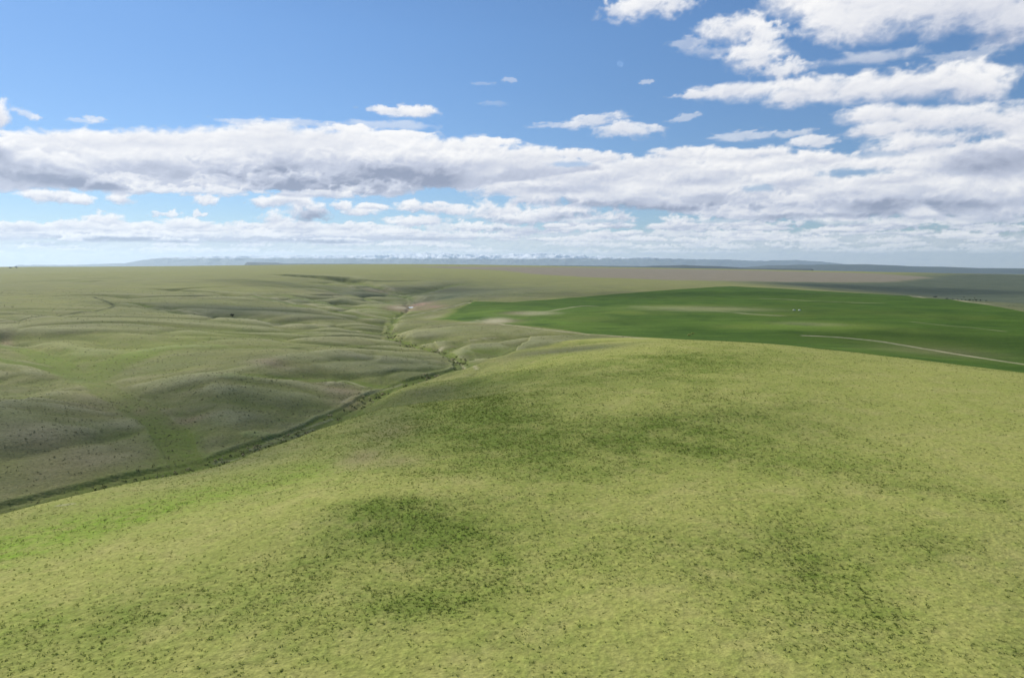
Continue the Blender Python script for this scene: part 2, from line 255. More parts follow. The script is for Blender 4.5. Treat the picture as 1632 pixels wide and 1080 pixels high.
# ravines seen from across their near lip: points (u, v, lip height, depth below the lip), floor half-width, bank, slope of the hidden near side, slope of the far side, lip on the left?
LIPS = [
 ("b1", [(757, 571, -21, 4), (765, 566, -18, 6), (779, 561.5, -14, 8), (816, 559, -11, 9), (870, 553.5, -9, 9), (941, 547.5, -7, 7), (1016, 543.5, -6, 4), (1060, 542, -6, 2)], 3, .5, .55, .10, False),
 ("b2", [(699, 559, -23.5, 2.5), (712, 552.5, -19, 5.5), (740, 546, -16, 7.5), (770, 542, -14, 8), (834, 536, -13, 6.5), (890, 534, -13, 4), (930, 534, -13.5, 1.5)], 3, .8, .55, .09, False),
 ("b3", [(622, 529, -24, 2), (640, 526, -20, 4.5), (661, 523.5, -18, 6), (705, 519.5, -16, 5), (742, 518, -15, 3), (775, 517.5, -14, 1)], 3, .6, .5, .09, False),
 ("b4", [(628, 507, -23, 2), (659, 502, -21, 3), (696, 495, -18, 4), (738, 486, -14, 3), (753, 479, -11, 2)], 3, .8, .5, .10, False),
 ("b5", [(655, 470, -20, 4), (672, 466.5, -16, 6), (690, 462.5, -13, 6), (712, 457.5, -8, 4), (730, 454, -5, 1)], 6, .6, .5, .12, False),
 ("a4", [(612, 530, -23, 3), (583, 527, -21, 4), (550, 521.5, -19, 5.5), (510, 516.5, -17, 7), (470, 513, -16, 8), (430, 510, -15, 9), (370, 506, -13, 10), (335, 503, -11, 9), (300, 499, -8.5, 7), (255, 490, -4, 5), (205, 481, 0, 2)], 4, 1.4, .55, .17, True),
 ("a5", [(622, 508, -21, 4), (583, 501, -17, 7), (540, 493.5, -13, 8), (495, 486, -9, 8), (440, 474.5, -4, 6), (400, 469, -1, 3)], 5, .5, .55, .14, True),
 ("a6", [(636, 496, -20, 3), (590, 491, -17, 5), (540, 484, -12, 6), (500, 476, -8, 4), (450, 468, -4, 2)], 6, .3, .45, .12, True),
 ("a8", [(640, 484, -19, 3), (628, 482, -18, 4), (583, 473, -14, 6), (540, 464, -8, 5), (500, 458, -4, 2)], 6, .4, .5, .12, True),
 ("a7", [(645, 471, -17, 4), (600, 463.5, -10, 8), (558, 456.5, -4, 7), (520, 452, 0, 3)], 6, .4, .5, .14, True),
 ("a0", [(128, 604, -16.5, 1.5), (112, 594, -14, 3.5), (80, 581, -11, 6), (40, 571, -8, 6), (0, 563, -6, 5), (-80, 552, -3, 2)], 4, .3, .5, .09, True),
]
for name, pts, wf, cut, sn, sf, left in LIPS:
    fl = []
    for u, v, zl, D in pts:
        x, y = pp(u, v, zl); r = math.hypot(x, y); UP.append((u, v, zl)); k = (r + D / sn * .85 + wf) / r
        fl.append((x * k, y * k, zl - D))
    NET.append((name, fl, wf, cut, sn if left else sf, sf if left else sn))
PTS = [(math.atan2(*pp(u, v, z)), math.log(math.hypot(*pp(u, v, z))), z) for u, v, z in UP]
for u, v, r in [(-300, 428, 6500), (0, 427, 6500), (250, 424.5, 7000), (480, 421.6, 7500), (700, 421.8, 8000), (816, 423.2, 8000), (1000, 426, 7000), (1224, 430, 6500), (1430, 433.8, 6500), (1632, 438.2, 6000), (2000, 445, 6000)]:
    x, y, z = ray(u, v); k = r / math.hypot(x, y)
    PTS.append((math.atan2(x, y), math.log(r), HC + z * k))
    for rr, dz in ((11000, -60), (16000, -190), (26000, -230), (48000, -260), (75000, -300)):
        PTS.append((math.atan2(x, y), math.log(rr), min(HC + z * k, 20) + dz))
for a in (-1.2, -.85, .85, 1.2):
    for r, z in ((1.5, -1), (60, -1), (150, -2), (400, -4), (1000, -4), (2500, -5), (6000, -10), (11000, -60), (26000, -200), (75000, -260)): PTS.append((a, math.log(r), z))
for r in (1.5, 20, 60): PTS.append((0, math.log(r), -.5))
PTS = np.array(PTS)
def tps_fit(P):
    n = len(P); d = np.hypot(P[:, None, 0] - P[None, :, 0], P[:, None, 1] - P[None, :, 1])
    K = np.where(d > 0, d * d * np.log(d + 1e-12), 0) + np.eye(n) * 2e-4
    Q = np.c_[np.ones(n), P[:, :2]]
    M = np.block([[K, Q], [Q.T, np.zeros((3, 3))]])
    return np.linalg.solve(M, np.r_[P[:, 2], 0, 0, 0])
WT = tps_fit(PTS)
def tps(a, l):
    s = (WT[-3] + WT[-2] * a + WT[-1] * l).astype(np.float64)
    for (pa, pl, _), wt in zip(PTS, WT):
        d2 = (a - pa) ** 2 + (l - pl) ** 2 + 1e-14
        s += (.5 * wt) * d2 * np.log(d2)
    return s
Z = np.zeros(GA.shape)
front = np.abs(AZG) < 1.0
Z[:, front] = tps(GA[:, front], GL[:, front])
back = tps(np.clip(GA[:, ~front], -1, 1), GL[:, ~front])
kb = sstep(1.0, 1.6, np.abs(GA[:, ~front]))
Z[:, ~front] = back * (1 - kb) + (-4 - 200 * sstep(9, 10.5, GL[:, ~front])) * kb
Z = np.where(GR < 60, Z * sstep(1.0, 3.8, GL) - .5 * (1 - sstep(1.0, 3.8, GL)), Z)

act = (GR > 90) & (GR < 9000) & (np.abs(GA) < .84)
ax, ay = GX[act], GY[act]
def polydist(x, y, P):
    """distance to a 3-D polyline in plan, height of its nearest point, and side (+1 left)"""
    best = np.full(x.shape, 1e12); zz = np.zeros(x.shape); sd = np.ones(x.shape)
    for (x0, y0, z0), (x1, y1, z1) in zip(P[:-1], P[1:]):
        dx, dy = x1 - x0, y1 - y0; L2 = dx * dx + dy * dy + 1e-9
        t = np.clip(((x - x0) * dx + (y - y0) * dy) / L2, 0, 1)
        ex, ey = x - x0 - t * dx, y - y0 - t * dy; d2 = ex * ex + ey * ey
        m = d2 < best
        best = np.where(m, d2, best); zz = np.where(m, z0 + t * (z1 - z0), zz); sd = np.where(m, np.sign(dx * ey - dy * ex), sd)
    return np.sqrt(best), zz, sd
def smin(a, b, k):
    h = np.clip(.5 + .5 * (b - a) / k, 0, 1)
    return b * (1 - h) + a * h - k * h * (1 - h)
def smooth(P, n=2):
    P = np.array(P, float)
    for _ in range(n):
        q, r_ = P[:-1] * .75 + P[1:] * .25, P[:-1] * .25 + P[1:] * .75
        P = np.r_[P[:1], np.stack([q, r_], 1).reshape(-1, P.shape[1])[1:-1], P[-1:]]
    return P
zu = Z[act]; VAL = np.full(zu.shape, 1e3); DMIN = np.full(zu.shape, 1e6); DMAIN = None
wobx = 5 * gnoise(ax / 45, ay / 45, 3) + 1.8 * gnoise(ax / 14, ay / 14, 5); woby = 5 * gnoise(ax / 45 + 9, ay / 45, 4) + 1.8 * gnoise(ax / 14 + 9, ay / 14, 6)
scale = np.clip(np.hypot(ax, ay) / 420, .5, 3)
net_plan = {}
for name, pts, wf, cut, sL, sR in NET:
    P = smooth([pp(u, v, z) + (z,) for u, v, z in pts] if name in ('main', 'a1', 'a1b', 'a2', 'a2b', 'a3') else pts, 1); net_plan[name] = P
    k_ = np.clip(scale, .6, 2)
    d, zf, sd = polydist(ax + wobx * k_, ay + woby * k_, P)
    wf = wf * np.where(np.hypot(ax, ay) > 600, .5, 1.) if name == 'main' else wf
    s = np.where(sd > 0, sL, sR); g = np.maximum(d - wf, 0)
    zv = zf + cut * sstep(wf, wf + 2.5, d) + s * g * (1 - .25 * np.exp(-g / 12)) - (.8 * np.exp(-(d / 2.2) ** 2) if name in ("main", "a4") else 0)
    VAL = zv if name == "main" else smin(VAL, zv, 2.0)
    if name == "main": DMAIN = d; SIDE = sd
    DMIN = np.minimum(DMIN, np.maximum(d - wf, 0) / np.maximum(wf * .25, 1))
zn = smin(zu, VAL, 2.0 + 3.0 * sstep(360, 240, np.hypot(ax, ay)))
CUT = np.clip((zu - zn) / 8, 0, 1)
Z[act] = zn
def full(a, fill):
    g = np.full(GA.shape, fill, np.float32); g[act] = a; return g
DMIN, DMAIN, CUT, SIDE = full(DMIN, 1e4), full(DMAIN, 1e4), full(CUT, 0), full(SIDE, 1)
# small relief, faded where the sheet is too coarse to carry it
for wl, amp, sd in ((420, 2.2, 11), (170, 1.5, 12), (75, 1.0, 13), (32, .42, 14), (12, .13, 15), (5, .05, 16)):
    spacing = np.maximum(GR * .0062, 1e-3)
    kk = sstep(1.6, 4.5, wl / spacing) * sstep(6, 40, GR) * (1 - .35 * sstep(9000, 20000, GR))
    Z += kk * amp * gnoise(GX / wl, GY / wl, sd) * np.clip(.75 + .5 * gnoise(GX / (wl * 5) + 3, GY / (wl * 5), sd + 5), .2, 1.3) * (.45 + .55 * np.clip(DMIN / 3, 0, 1))
# side drainages dissecting the plateau into rounded spurs
zone = sstep(260, 420, GR) * (1 - sstep(5200, 7500, GR)) * np.where(SIDE > 0, 1, .5 * np.clip(CUT * 2, 0, 1)) * np.clip(DMIN / 6, 0, 1) * (np.abs(GA) < 1)
w1, w2 = .5 * gnoise(GX / 120, GY / 120, 33), .5 * gnoise(GX / 120 + 5, GY / 120, 34)
for wl, dp, wd, sd in ((210, 13, .22, 35), (95, 5.2, .20, 36)):
    n_ = np.abs(gnoise(GX / (wl * 1.6) + w1, GY / wl + w2, sd)); gate = sstep(-.15, .35, gnoise(GX / 600, GY / 600, sd + 4))
    Z -= zone * gate * dp * np.clip(1 - n_ / wd, 0, 1) ** 1.5 * sstep(2, 5, wl / np.maximum(GR * .0062, 1e-3) * .25)
# rills running down the grazed hillsides
kr = sstep(250, 420, GR) * (1 - sstep(3000, 5500, GR)) * np.clip(CUT * 1.6, 0, 1) * np.clip(DMIN / 4, 0, 1)
Z -= kr * 2.2 * np.clip(.25 - np.abs(gnoise(GX / 60 + .4 * gnoise(GX / 30, GY / 30, 31), GY / 60, 32)), 0, 1) * 3
def blur(a, n, ax):
    c = np.cumsum(np.concatenate([np.repeat(a.take([0], ax), n + 1, ax), a, np.repeat(a.take([-1], ax), n, ax)], ax), ax)
    k = a.shape[ax]; return (c.take(range(2 * n + 1, 2 * n + 1 + k), ax) - c.take(range(0, k), ax)) / (2 * n + 1)
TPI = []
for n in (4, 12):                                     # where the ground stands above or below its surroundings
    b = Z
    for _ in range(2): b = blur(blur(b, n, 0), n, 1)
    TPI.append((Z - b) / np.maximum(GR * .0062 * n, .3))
# the stock pond behind its little dam
PX, PY = pp(659, 489.6, -22.6); pa = math.atan2(PX, PY); er_ = (GX * math.sin(pa) + GY * math.cos(pa)) - math.hypot(PX, PY); et_ = GX * math.cos(pa) - GY * math.sin(pa)
pd = np.sqrt((er_ / 25) ** 2 + (et_ / 11.5) ** 2)
Z = Z + (np.where(pd < 1, -23.3, np.minimum(Z, -22.3)) - Z) * sstep(1.9, 1.0, pd)

def zgrid(x, y):
    a, l = np.arctan2(x, y), np.log(np.hypot(x, y) + 1e-9)
    j = np.clip(np.searchsorted(AZG, a) - 1, 0, NA - 2); i = np.clip(np.searchsorted(LRG, l) - 1, 0, NR - 2)
    fa = np.clip((a - AZG[j]) / (AZG[j + 1] - AZG[j]), 0, 1); fl = np.clip((l - LRG[i]) / (LRG[i + 1] - LRG[i]), 0, 1)
    return (Z[i, j] * (1 - fa) + Z[i, j + 1] * fa) * (1 - fl) + (Z[i + 1, j] * (1 - fa) + Z[i + 1, j + 1] * fa) * fl
_T = np.exp(np.linspace(math.log(20), math.log(40000), 6000))
def at(u, v):
    """the ground point seen along one survey ray"""
    x, y, z = ray(u, v); n = math.hypot(x, y); x, y, z = x / n, y / n, z / n
    g = zgrid(x * _T, y * _T) - (HC + z * _T)
    k = int(np.argmax(g > 0)) if (g > 0).any() else len(_T) - 1
    t = _T[k] if k == 0 else _T[k - 1] + (_T[k] - _T[k - 1]) * (-g[k - 1]) / max(g[k] - g[k - 1], 1e-9)
    t = min(max(t, 20), 40000)
    return x * t, y * t, float(zgrid(np.array([x * t]), np.array([y * t]))[0])
# ---------------------------------------------------------------- what grows where: masks in plan, in metres
def poly_sd(x, y, P):
    """signed distance to a polygon, positive inside"""
    P = np.array(P); d2 = np.full(x.shape, 1e14); ins = np.zeros(x.shape, bool)
    for (x0, y0), (x1, y1) in zip(P, np.roll(P, -1, 0)):
        dx, dy = x1 - x0, y1 - y0
        t = np.clip(((x - x0) * dx + (y - y0) * dy) / (dx * dx + dy * dy + 1e-9), 0, 1)
        d2 = np.minimum(d2, (x - x0 - t * dx) ** 2 + (y - y0 - t * dy) ** 2)
        if y1 != y0: ins ^= ((y0 > y) != (y1 > y)) & (x < (x1 - x0) * (y - y0) / (y1 - y0) + x0)
    return np.where(ins, 1, -1) * np.sqrt(d2)
vis = (GR > 70) & (GR < 12000) & (np.abs(GA) < .86)
mx, my, mr, ma, ml = GX[vis], GY[vis], GR[vis], GA[vis], GL[vis]
def grid_of(a):
    g = np.zeros(GA.shape, np.float32); g[vis] = a; return g
wob = gnoise(mx / 60, my / 60, 71) * 10 + gnoise(mx / 18, my / 18, 72) * 4
crop_poly = [pp(*p) for p in [(690, 503, -15), (752, 481, -12)]] + [at(*p)[:2] for p in [(816, 481.5), (880, 477), (950, 471), (1050, 463), (1120, 458.5), (1163, 456), (1230, 459), (1330, 465), (1400, 468.5), (1450, 471)]] + \
            [pp(*p) for p in [(1522, 478, -10), (1640, 497, -11), (1800, 520, -12), (1800, 640, -18), (1632, 612, -18), (1400, 585, -17), (1250, 562, -17), (1080, 553, -17), (1000, 541, -16), (930, 532, -14.5), (870, 524.5, -14.5), (816, 517.5, -14), (760, 510, -14)]]
sd_crop = poly_sd(mx, my, crop_poly)
lw = sstep(-.02, -.12, ma); CROP = sstep(-2 - 14 * lw, 2 + 14 * lw, sd_crop + (.35 + 1.4 * lw) * wob)
brown_poly = [at(*p)[:2] for p in [(640, 424.5), (770, 425), (930, 426.5), (1060, 428.5), (1240, 432), (1400, 436), (1492, 442.5), (1455, 447), (1420, 450), (1260, 449.5), (1150, 447.5), (1060, 446), (940, 442), (850, 437), (800, 431), (700, 427)]]
sd_brown = poly_sd(mx, my, brown_poly)
BROWN = sstep(-45, 60, sd_brown + 5 * wob) * .92
def blob(u, v, ru, rv):
    x, y, _ = at(u, v); r = math.hypot(x, y); a = math.atan2(x, y)
    lo, hi = math.hypot(*at(u, v + rv)[:2]), math.hypot(*at(u, v - rv)[:2])
    sa = abs(math.atan2(*at(u + ru, v)[:2]) - a) + 1e-5; slr = (math.log(hi) - math.log(lo)) / 2 + 1e-4
    return ((ma - a) / sa) ** 2 + ((ml - math.log(r)) / slr) ** 2
n_big = .6 * fbm(mx / 70, my / 70, 5, 90) + .5 * fbm(mx / 60 + my / 150, my / 24, 4, 92); n_mid = fbm(mx / 16, my / 16, 4, 95)
VEG = np.zeros(mx.shape)
for u, v, ru, rv, k in [(900, 690, 430, 70, .42), (700, 640, 260, 50, .36), (640, 890, 220, 90, .34), (1310, 900, 220, 90, .34), (1150, 580, 180, 30, .3), (850, 960, 300, 80, .2), (250, 960, 260, 80, .2)]:
    VEG += k * np.exp(-blob(u, v, ru, rv) * 1.0)
for u, v, ru, rv, k in [(600, 820, 110, 40, .8), (680, 860, 130, 50, .9), (760, 930, 120, 45, .6), (620, 960, 110, 40, .4), (520, 1000, 150, 40, .4), (1000, 700, 190, 38, .8), (1150, 720, 140, 30, .6), (880, 740, 170, 36, .5), (700, 660, 110, 40, .5), (820, 650, 130, 36, .55),
                        (1100, 575, 120, 26, .75), (1220, 660, 150, 30, .6), (950, 590, 110, 24, .4), (1290, 900, 110, 45, .7), (1240, 840, 110, 22, .55), (1370, 970, 110, 40, .65), (1460, 860, 90, 40, .35), (1420, 770, 150, 14, .5), (1330, 740, 120, 14, .3), (1560, 790, 120, 12, .5),
                        (380, 930, 130, 40, .25), (160, 1000, 130, 40, .3), (960, 860, 150, 40, .3), (870, 1020, 180, 40, .25), (1600, 1040, 60, 40, .5), (420, 800, 50, 16, .2)]:
    VEG += k * np.exp(-blob(u, v, ru, rv) * 1.1)
for u, v, ru, rv, k in [(985, 640, 110, 22, .6), (620, 782, 170, 10, .5), (460, 820, 150, 30, .4), (1500, 680, 220, 40, .5), (1560, 620, 160, 30, .5), (300, 880, 180, 40, .3), (1540, 960, 90, 60, .5), (1000, 1000, 120, 50, .3), (1100, 810, 120, 30, .3), (760, 770, 90, 10, .3)]:
    VEG -= k * np.exp(-blob(u, v, ru, rv) * 1.2)
VEG += .35 * np.exp(-blob(760, 618, 110, 16))
VEG = np.clip(.78 * VEG * np.clip(.8 + .5 * n_big + .5 * n_mid, .15, 1.3) + .06 + .20 * n_big + .20 * n_mid, 0, 1)
LUSH = np.zeros(mx.shape)                            # bright green wet grass
for u, v, ru, rv, k in [(90, 850, 150, 22, 1.), (0, 880, 120, 24, .9), (200, 825, 120, 16, .8), (330, 790, 110, 16, .6), (430, 760, 100, 16, .5), (40, 1000, 80, 30, .25), (520, 745, 60, 20, .4), (600, 700, 70, 30, .25),
                        (350, 545, 110, 22, .25), (200, 560, 130, 26, .32), (110, 575, 60, 16, .5), (400, 530, 90, 8, .4), (280, 700, 45, 36, .8), (300, 735, 60, 14, .8), (200, 770, 70, 8, .7), (610, 640, 60, 12, .4), (700, 595, 60, 6, .5), (790, 558, 50, 8, .7), (740, 560, 40, 8, .7),
                        (590, 490, 70, 5, .6), (640, 500, 50, 6, .6), (560, 497, 60, 4, .5), (620, 505, 40, 6, .4), (650, 470, 24, 5, .4)]:
    LUSH += k * np.exp(-blob(u, v, ru, rv) * 1.1)
dm = DMIN[vis]
LUSH = np.clip(LUSH + .75 * np.exp(-(dm / 2.2) ** 2) * sstep(3500, 1500, mr) + .10 * n_big, 0, 1) * (1 - CROP)
# sage country: everything past the drainages
near_hill = poly_sd(mx, my, [pp(u, v, z) for u, v, z in [(-900, 1000, -20), (0, 822, -20), (110, 794, -20), (305, 750, -21), (390, 725, -21), (520, 680, -22), (625, 626, -23), (745, 592, -25), (772, 576, -22), (830, 565, -20), (960, 549, -17.5), (1040, 546, -17)]] +
                    [pp(u, v, z) for u, v, z in [(1250, 558, -17), (1632, 608, -17), (2600, 700, -18)]] + [(900, -400), (-900, -400)])
NEARH = sstep(-5, 5, near_hill + .3 * wob)
SAGE = (1 - NEARH) * (1 - CROP) * np.clip(.72 + .35 * n_big, 0, 1)
SAGE *= 1 - .35 * sstep(1500, 3200, mr)
for u, v, ru, rv, k in [(250, 545, 190, 26, .22), (100, 560, 120, 20, .15), (60, 480, 120, 16, .2), (300, 460, 200, 8, .2), (1550, 462, 160, 14, -.6), (1350, 455, 160, 6, -.5), (720, 462, 60, 10, -.3), (590, 462, 60, 10, -.2)]:
    SAGE -= k * np.exp(-blob(u, v, ru, rv) * 1.1)
for u, v, ru, rv, k in [(860, 563, 110, 8, .8), (950, 553, 80, 5, .6), (620, 668, 60, 26, .45), (690, 622, 60, 10, .4)]:
    SAGE += k * NEARH * np.exp(-blob(u, v, ru, rv) * 1.2)
SAGE = np.clip(SAGE + .45 * NEARH * np.clip(CUT[vis] * 1.4, 0, 1), 0, 1)
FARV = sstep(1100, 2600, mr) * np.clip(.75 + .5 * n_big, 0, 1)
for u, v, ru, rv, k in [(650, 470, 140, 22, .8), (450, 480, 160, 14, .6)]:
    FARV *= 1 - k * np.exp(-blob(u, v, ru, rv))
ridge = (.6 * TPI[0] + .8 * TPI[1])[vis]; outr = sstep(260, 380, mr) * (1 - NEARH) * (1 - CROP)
CREST = np.clip(ridge * 21 - .10, 0, 1) * outr; HOLLOW = np.clip(-ridge * 20 - .08, 0, 1) * outr * (1 - .5 * sstep(2500, 5000, mr))  # lightens crests and darkens hollows: grass tone plus painted relief shading
# pale lines, bare patches, mud
PALE = np.zeros(mx.shape); MUD = np.zeros(mx.shape); DARK = np.zeros(mx.shape)
def line(dst, pts, wid, k, uneven=.5, z=None):
    P = np.array([(at(*p[:2])[:2] if len(p) == 2 else pp(*p)) + (0,) for p in pts])
    P = smooth(P, 2)
    lo, hi = np.hypot(P[:, 0], P[:, 1]).min() - 80, np.hypot(P[:, 0], P[:, 1]).max() + 80
    m = (mr > lo) & (mr < hi)
    d, _, _ = polydist(mx[m] + 1.2 * gnoise(mx[m] / 12, my[m] / 12, 77), my[m] + 1.2 * gnoise(mx[m] / 12, my[m] / 12, 78), P)
    q = k * np.exp(-(d / wid) ** 2) * np.clip(1 - uneven + uneven * (1 + 1.6 * gnoise(mx[m] / 25, my[m] / 25, 79)), 0, 1.2)
    dst[m] = np.maximum(dst[m], q)
line(PALE, [(1280, 534.5), (1335, 537), (1390, 542), (1440, 550), (1500, 560), (1560, 570), (1632, 580.5), (1700, 590)], 2.2, .95, .2)
line(PALE, [(1455, 513), (1500, 518), (1560, 523), (1600, 528)], 3, .3, .5)
line(PALE, [(1450, 471.8), (1475, 473.5), (1520, 478.5), (1580, 485)], 6, .7, .4)
line(PALE, [(1215, 475.5), (1260, 477), (1300, 480), (1405, 483)], 6, .35, .7)
line(PALE, [(1010, 488), (1060, 490), (1100, 492.5), (1160, 497), (1240, 503)], 8, .35, .8)
line(PALE, [(840, 498), (872, 497), (925, 487), (950, 488)], 5, .5, .6)
line(PALE, [(760, 510), (790, 515), (816, 518.5), (870, 526), (935, 532), (1000, 536.5), (1030, 540)], 2.4, .75, .4)
line(PALE, [(628, 507.5), (660, 502), (690, 496), (720, 489.5), (750, 482)], 4, .5, .5)
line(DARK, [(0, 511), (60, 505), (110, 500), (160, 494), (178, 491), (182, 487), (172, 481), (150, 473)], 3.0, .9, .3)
line(PALE, [(0, 513), (60, 507), (110, 502), (160, 496)], 2.6, .25, .3)
line(PALE, [(300, 500.5), (370, 506.5), (430, 512), (510, 517), (575, 528)], 3.2, .55, .4); line(PALE, [(200, 484), (260, 492), (330, 503), (405, 511), (480, 516)], 3, .35, .5)
line(PALE, [(408, 470), (440, 474), (495, 485.5), (540, 493), (583, 500.5), (622, 507.5)], 4.5, .4, .4); line(PALE, [(558, 456.5), (600, 463), (643, 470.5)], 7, .4, .4); line(PALE, [(575, 459), (615, 467)], 6, .3, .4)
line(PALE, [(160, 432.5), (230, 432), (265, 431.5)], 22, .5, .4)
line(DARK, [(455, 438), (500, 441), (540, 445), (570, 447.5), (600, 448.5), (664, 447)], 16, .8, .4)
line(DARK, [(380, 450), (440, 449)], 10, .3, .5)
for path, wid, k in [([(400, 716), (417, 710), (440, 703.5), (470, 696), (500, 684)], 1.0, .38), ([(425, 704), (455, 695), (490, 681), (530, 668)], .8, .4), ([(545, 642), (556, 633), (580, 628), (606, 622), (640, 612)], 1.1, .4), ([(340, 738), (360, 735), (385, 729)], 1.0, .45),
                     ([(700, 559), (704, 554)], 3, .8), ([(720, 574), (735, 579), (760, 588)], 1.4, .5), ([(520, 612), (545, 606), (560, 609), (580, 616)], 1.5, .45), ([(95, 805), (115, 802)], .8, .6), ([(740, 544.5), (760, 541), (790, 538.5)], 1.5, .45)]:
    line(PALE, path, wid, k, .7)
for u, v, ru, rv, k in [(790, 511.5, 24, 4.5, .85), (855, 499, 36, 3.5, .55), (690, 505, 22, 3, .25), (640, 490.2, 14, 2, .8), (770, 512, 40, 2, .4), (1120, 492, 110, 4, .3), (1290, 516, 60, 3, .2)]:
    PALE = np.maximum(PALE, k * np.exp(-blob(u, v, ru, rv) ** 1.5 * (1 + .5 * n_mid)))
for u, v, ru, rv, k in [(668, 486.5, 24, 4.5, 1.), (690, 488.5, 20, 2.8, .8), (640, 490, 24, 3.5, .95), (660, 493, 34, 2.5, .6), (600, 463, 30, 3, .4), (560, 640, 30, 14, .35), (800, 512, 34, 4, .5), (576, 730, 40, 14, .45), (630, 735, 40, 10, .3), (430, 575, 26, 6, .35), (545, 622, 32, 10, .4), (300, 670, 30, 8, .4), (265, 655, 22, 7, .2), (560, 650, 20, 5, .4),
                        (225, 655, 16, 8, .3), (10, 548, 12, 3, .5), (820, 499, 24, 3, .4), (1490, 560, 120, 8, .25), (620, 690, 60, 10, .2), (150, 640, 60, 24, .2), (60, 700, 90, 30, .25), (120, 740, 100, 30, .25), (530, 470, 60, 4, .2)]:
    MUD = np.maximum(MUD, k * np.exp(-blob(u, v, ru, rv) * (1 + .4 * n_mid)))
MUD = np.clip(MUD + .10 * np.clip(n_big, 0, 1) * (1 - NEARH) * (1 - CROP), 0, 1)
GREY = np.zeros(mx.shape)                            # dull sagebrush flats below and beyond the crop; shade painted grey on far banks
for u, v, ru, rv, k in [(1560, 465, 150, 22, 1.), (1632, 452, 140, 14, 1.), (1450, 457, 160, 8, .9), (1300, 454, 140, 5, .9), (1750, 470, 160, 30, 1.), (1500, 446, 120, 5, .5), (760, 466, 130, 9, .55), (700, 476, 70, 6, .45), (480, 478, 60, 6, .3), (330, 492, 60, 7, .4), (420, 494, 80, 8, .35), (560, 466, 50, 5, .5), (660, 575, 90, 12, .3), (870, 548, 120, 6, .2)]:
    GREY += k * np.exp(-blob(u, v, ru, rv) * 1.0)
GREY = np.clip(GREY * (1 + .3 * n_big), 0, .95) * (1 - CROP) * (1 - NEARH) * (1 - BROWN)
CB = np.zeros(mx.shape)                              # thin and yellow stands inside the crop
for u, v, ru, rv, k in [(1100, 490, 120, 5, .8), (1000, 498, 80, 4, .6), (1290, 518, 110, 6, .9), (1380, 524, 90, 5, .5), (1180, 522, 60, 4, .5), (920, 508, 60, 5, .6), (850, 500, 40, 4, .6), (1450, 545, 140, 10, .35), (1500, 505, 100, 6, .3), (1240, 503, 60, 3, .5), (1350, 562, 60, 6, .4), (880, 520, 50, 4, .3), (780, 497, 40, 4, .25)]:
    CB += k * np.exp(-blob(u, v, ru, rv) * 1.2)
FRESH = np.zeros(mx.shape)                           # brighter young growth towards the left and along one swell
for u, v, ru, rv, k in [(860, 512, 110, 10, .9), (760, 498, 90, 9, .8), (960, 522, 90, 8, .5), (1300, 522, 160, 9, .8), (1180, 512, 120, 6, .5), (950, 492, 160, 8, .4), (1420, 560, 150, 10, .3), (1100, 475, 200, 5, .25)]:
    FRESH += k * np.exp(-blob(u, v, ru, rv) * 1.1)
FRESH = np.clip(FRESH * (.85 + .5 * fbm(mx / 90, my / 30, 4, 105)) + .12 * fbm(mx / 200, my / 50, 3, 108), 0, 1)
CB = np.clip(CB + .22 * fbm(mx / 130, my / 40, 4, 99), 0, 1)

# ravine lips paler, floors darker: grass tones with relief shading painted in
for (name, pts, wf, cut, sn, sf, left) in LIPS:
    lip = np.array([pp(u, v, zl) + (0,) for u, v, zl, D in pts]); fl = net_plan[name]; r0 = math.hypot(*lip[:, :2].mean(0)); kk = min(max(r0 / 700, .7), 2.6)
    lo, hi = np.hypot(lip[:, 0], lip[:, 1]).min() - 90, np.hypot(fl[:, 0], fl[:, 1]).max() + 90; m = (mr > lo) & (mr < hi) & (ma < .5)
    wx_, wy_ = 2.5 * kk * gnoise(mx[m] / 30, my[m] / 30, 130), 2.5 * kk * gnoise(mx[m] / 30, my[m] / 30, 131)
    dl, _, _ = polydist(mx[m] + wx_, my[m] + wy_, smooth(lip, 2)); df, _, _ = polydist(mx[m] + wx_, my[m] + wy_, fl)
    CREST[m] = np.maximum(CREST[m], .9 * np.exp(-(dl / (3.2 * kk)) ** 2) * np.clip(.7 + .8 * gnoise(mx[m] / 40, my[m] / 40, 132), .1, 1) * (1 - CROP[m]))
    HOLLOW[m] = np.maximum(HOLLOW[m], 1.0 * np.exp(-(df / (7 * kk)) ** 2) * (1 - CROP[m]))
# ---------------------------------------------------------------- mesh and node helpers
def mesh_from(name, V, F, mat=None, smooth_=True, attrs=None, kind=None, parent=None):
    """V (n,3); F (m,3 or 4); attrs {name: (n,) or (n,3)}"""
    me = bpy.data.meshes.new(name); V = np.ascontiguousarray(V, np.float32); F = np.ascontiguousarray(F, np.int32); k = F.shape[1]
    me.vertices.add(len(V)); me.vertices.foreach_set('co', V.ravel())
    me.loops.add(F.size); me.loops.foreach_set('vertex_index', F.ravel())
    me.polygons.add(len(F)); me.polygons.foreach_set('loop_start', np.arange(0, F.size, k, dtype=np.int32))
    if smooth_: me.polygons.foreach_set('use_smooth', np.ones(len(F), bool))
    for an, av in (attrs or {}).items():
        av = np.asarray(av, np.float32)
        if av.ndim == 1: me.attributes.new(an, 'FLOAT', 'POINT').data.foreach_set('value', np.ascontiguousarray(av))
        else: me.attributes.new(an, 'FLOAT_VECTOR', 'POINT').data.foreach_set('vector', np.ascontiguousarray(av).ravel())
    me.update(calc_edges=True)
    if mat: me.materials.append(mat)
    o = bpy.data.objects.new(name, me); COL.objects.link(o)
    if kind: o['kind'] = kind
    if parent: o.parent = parent
    return o
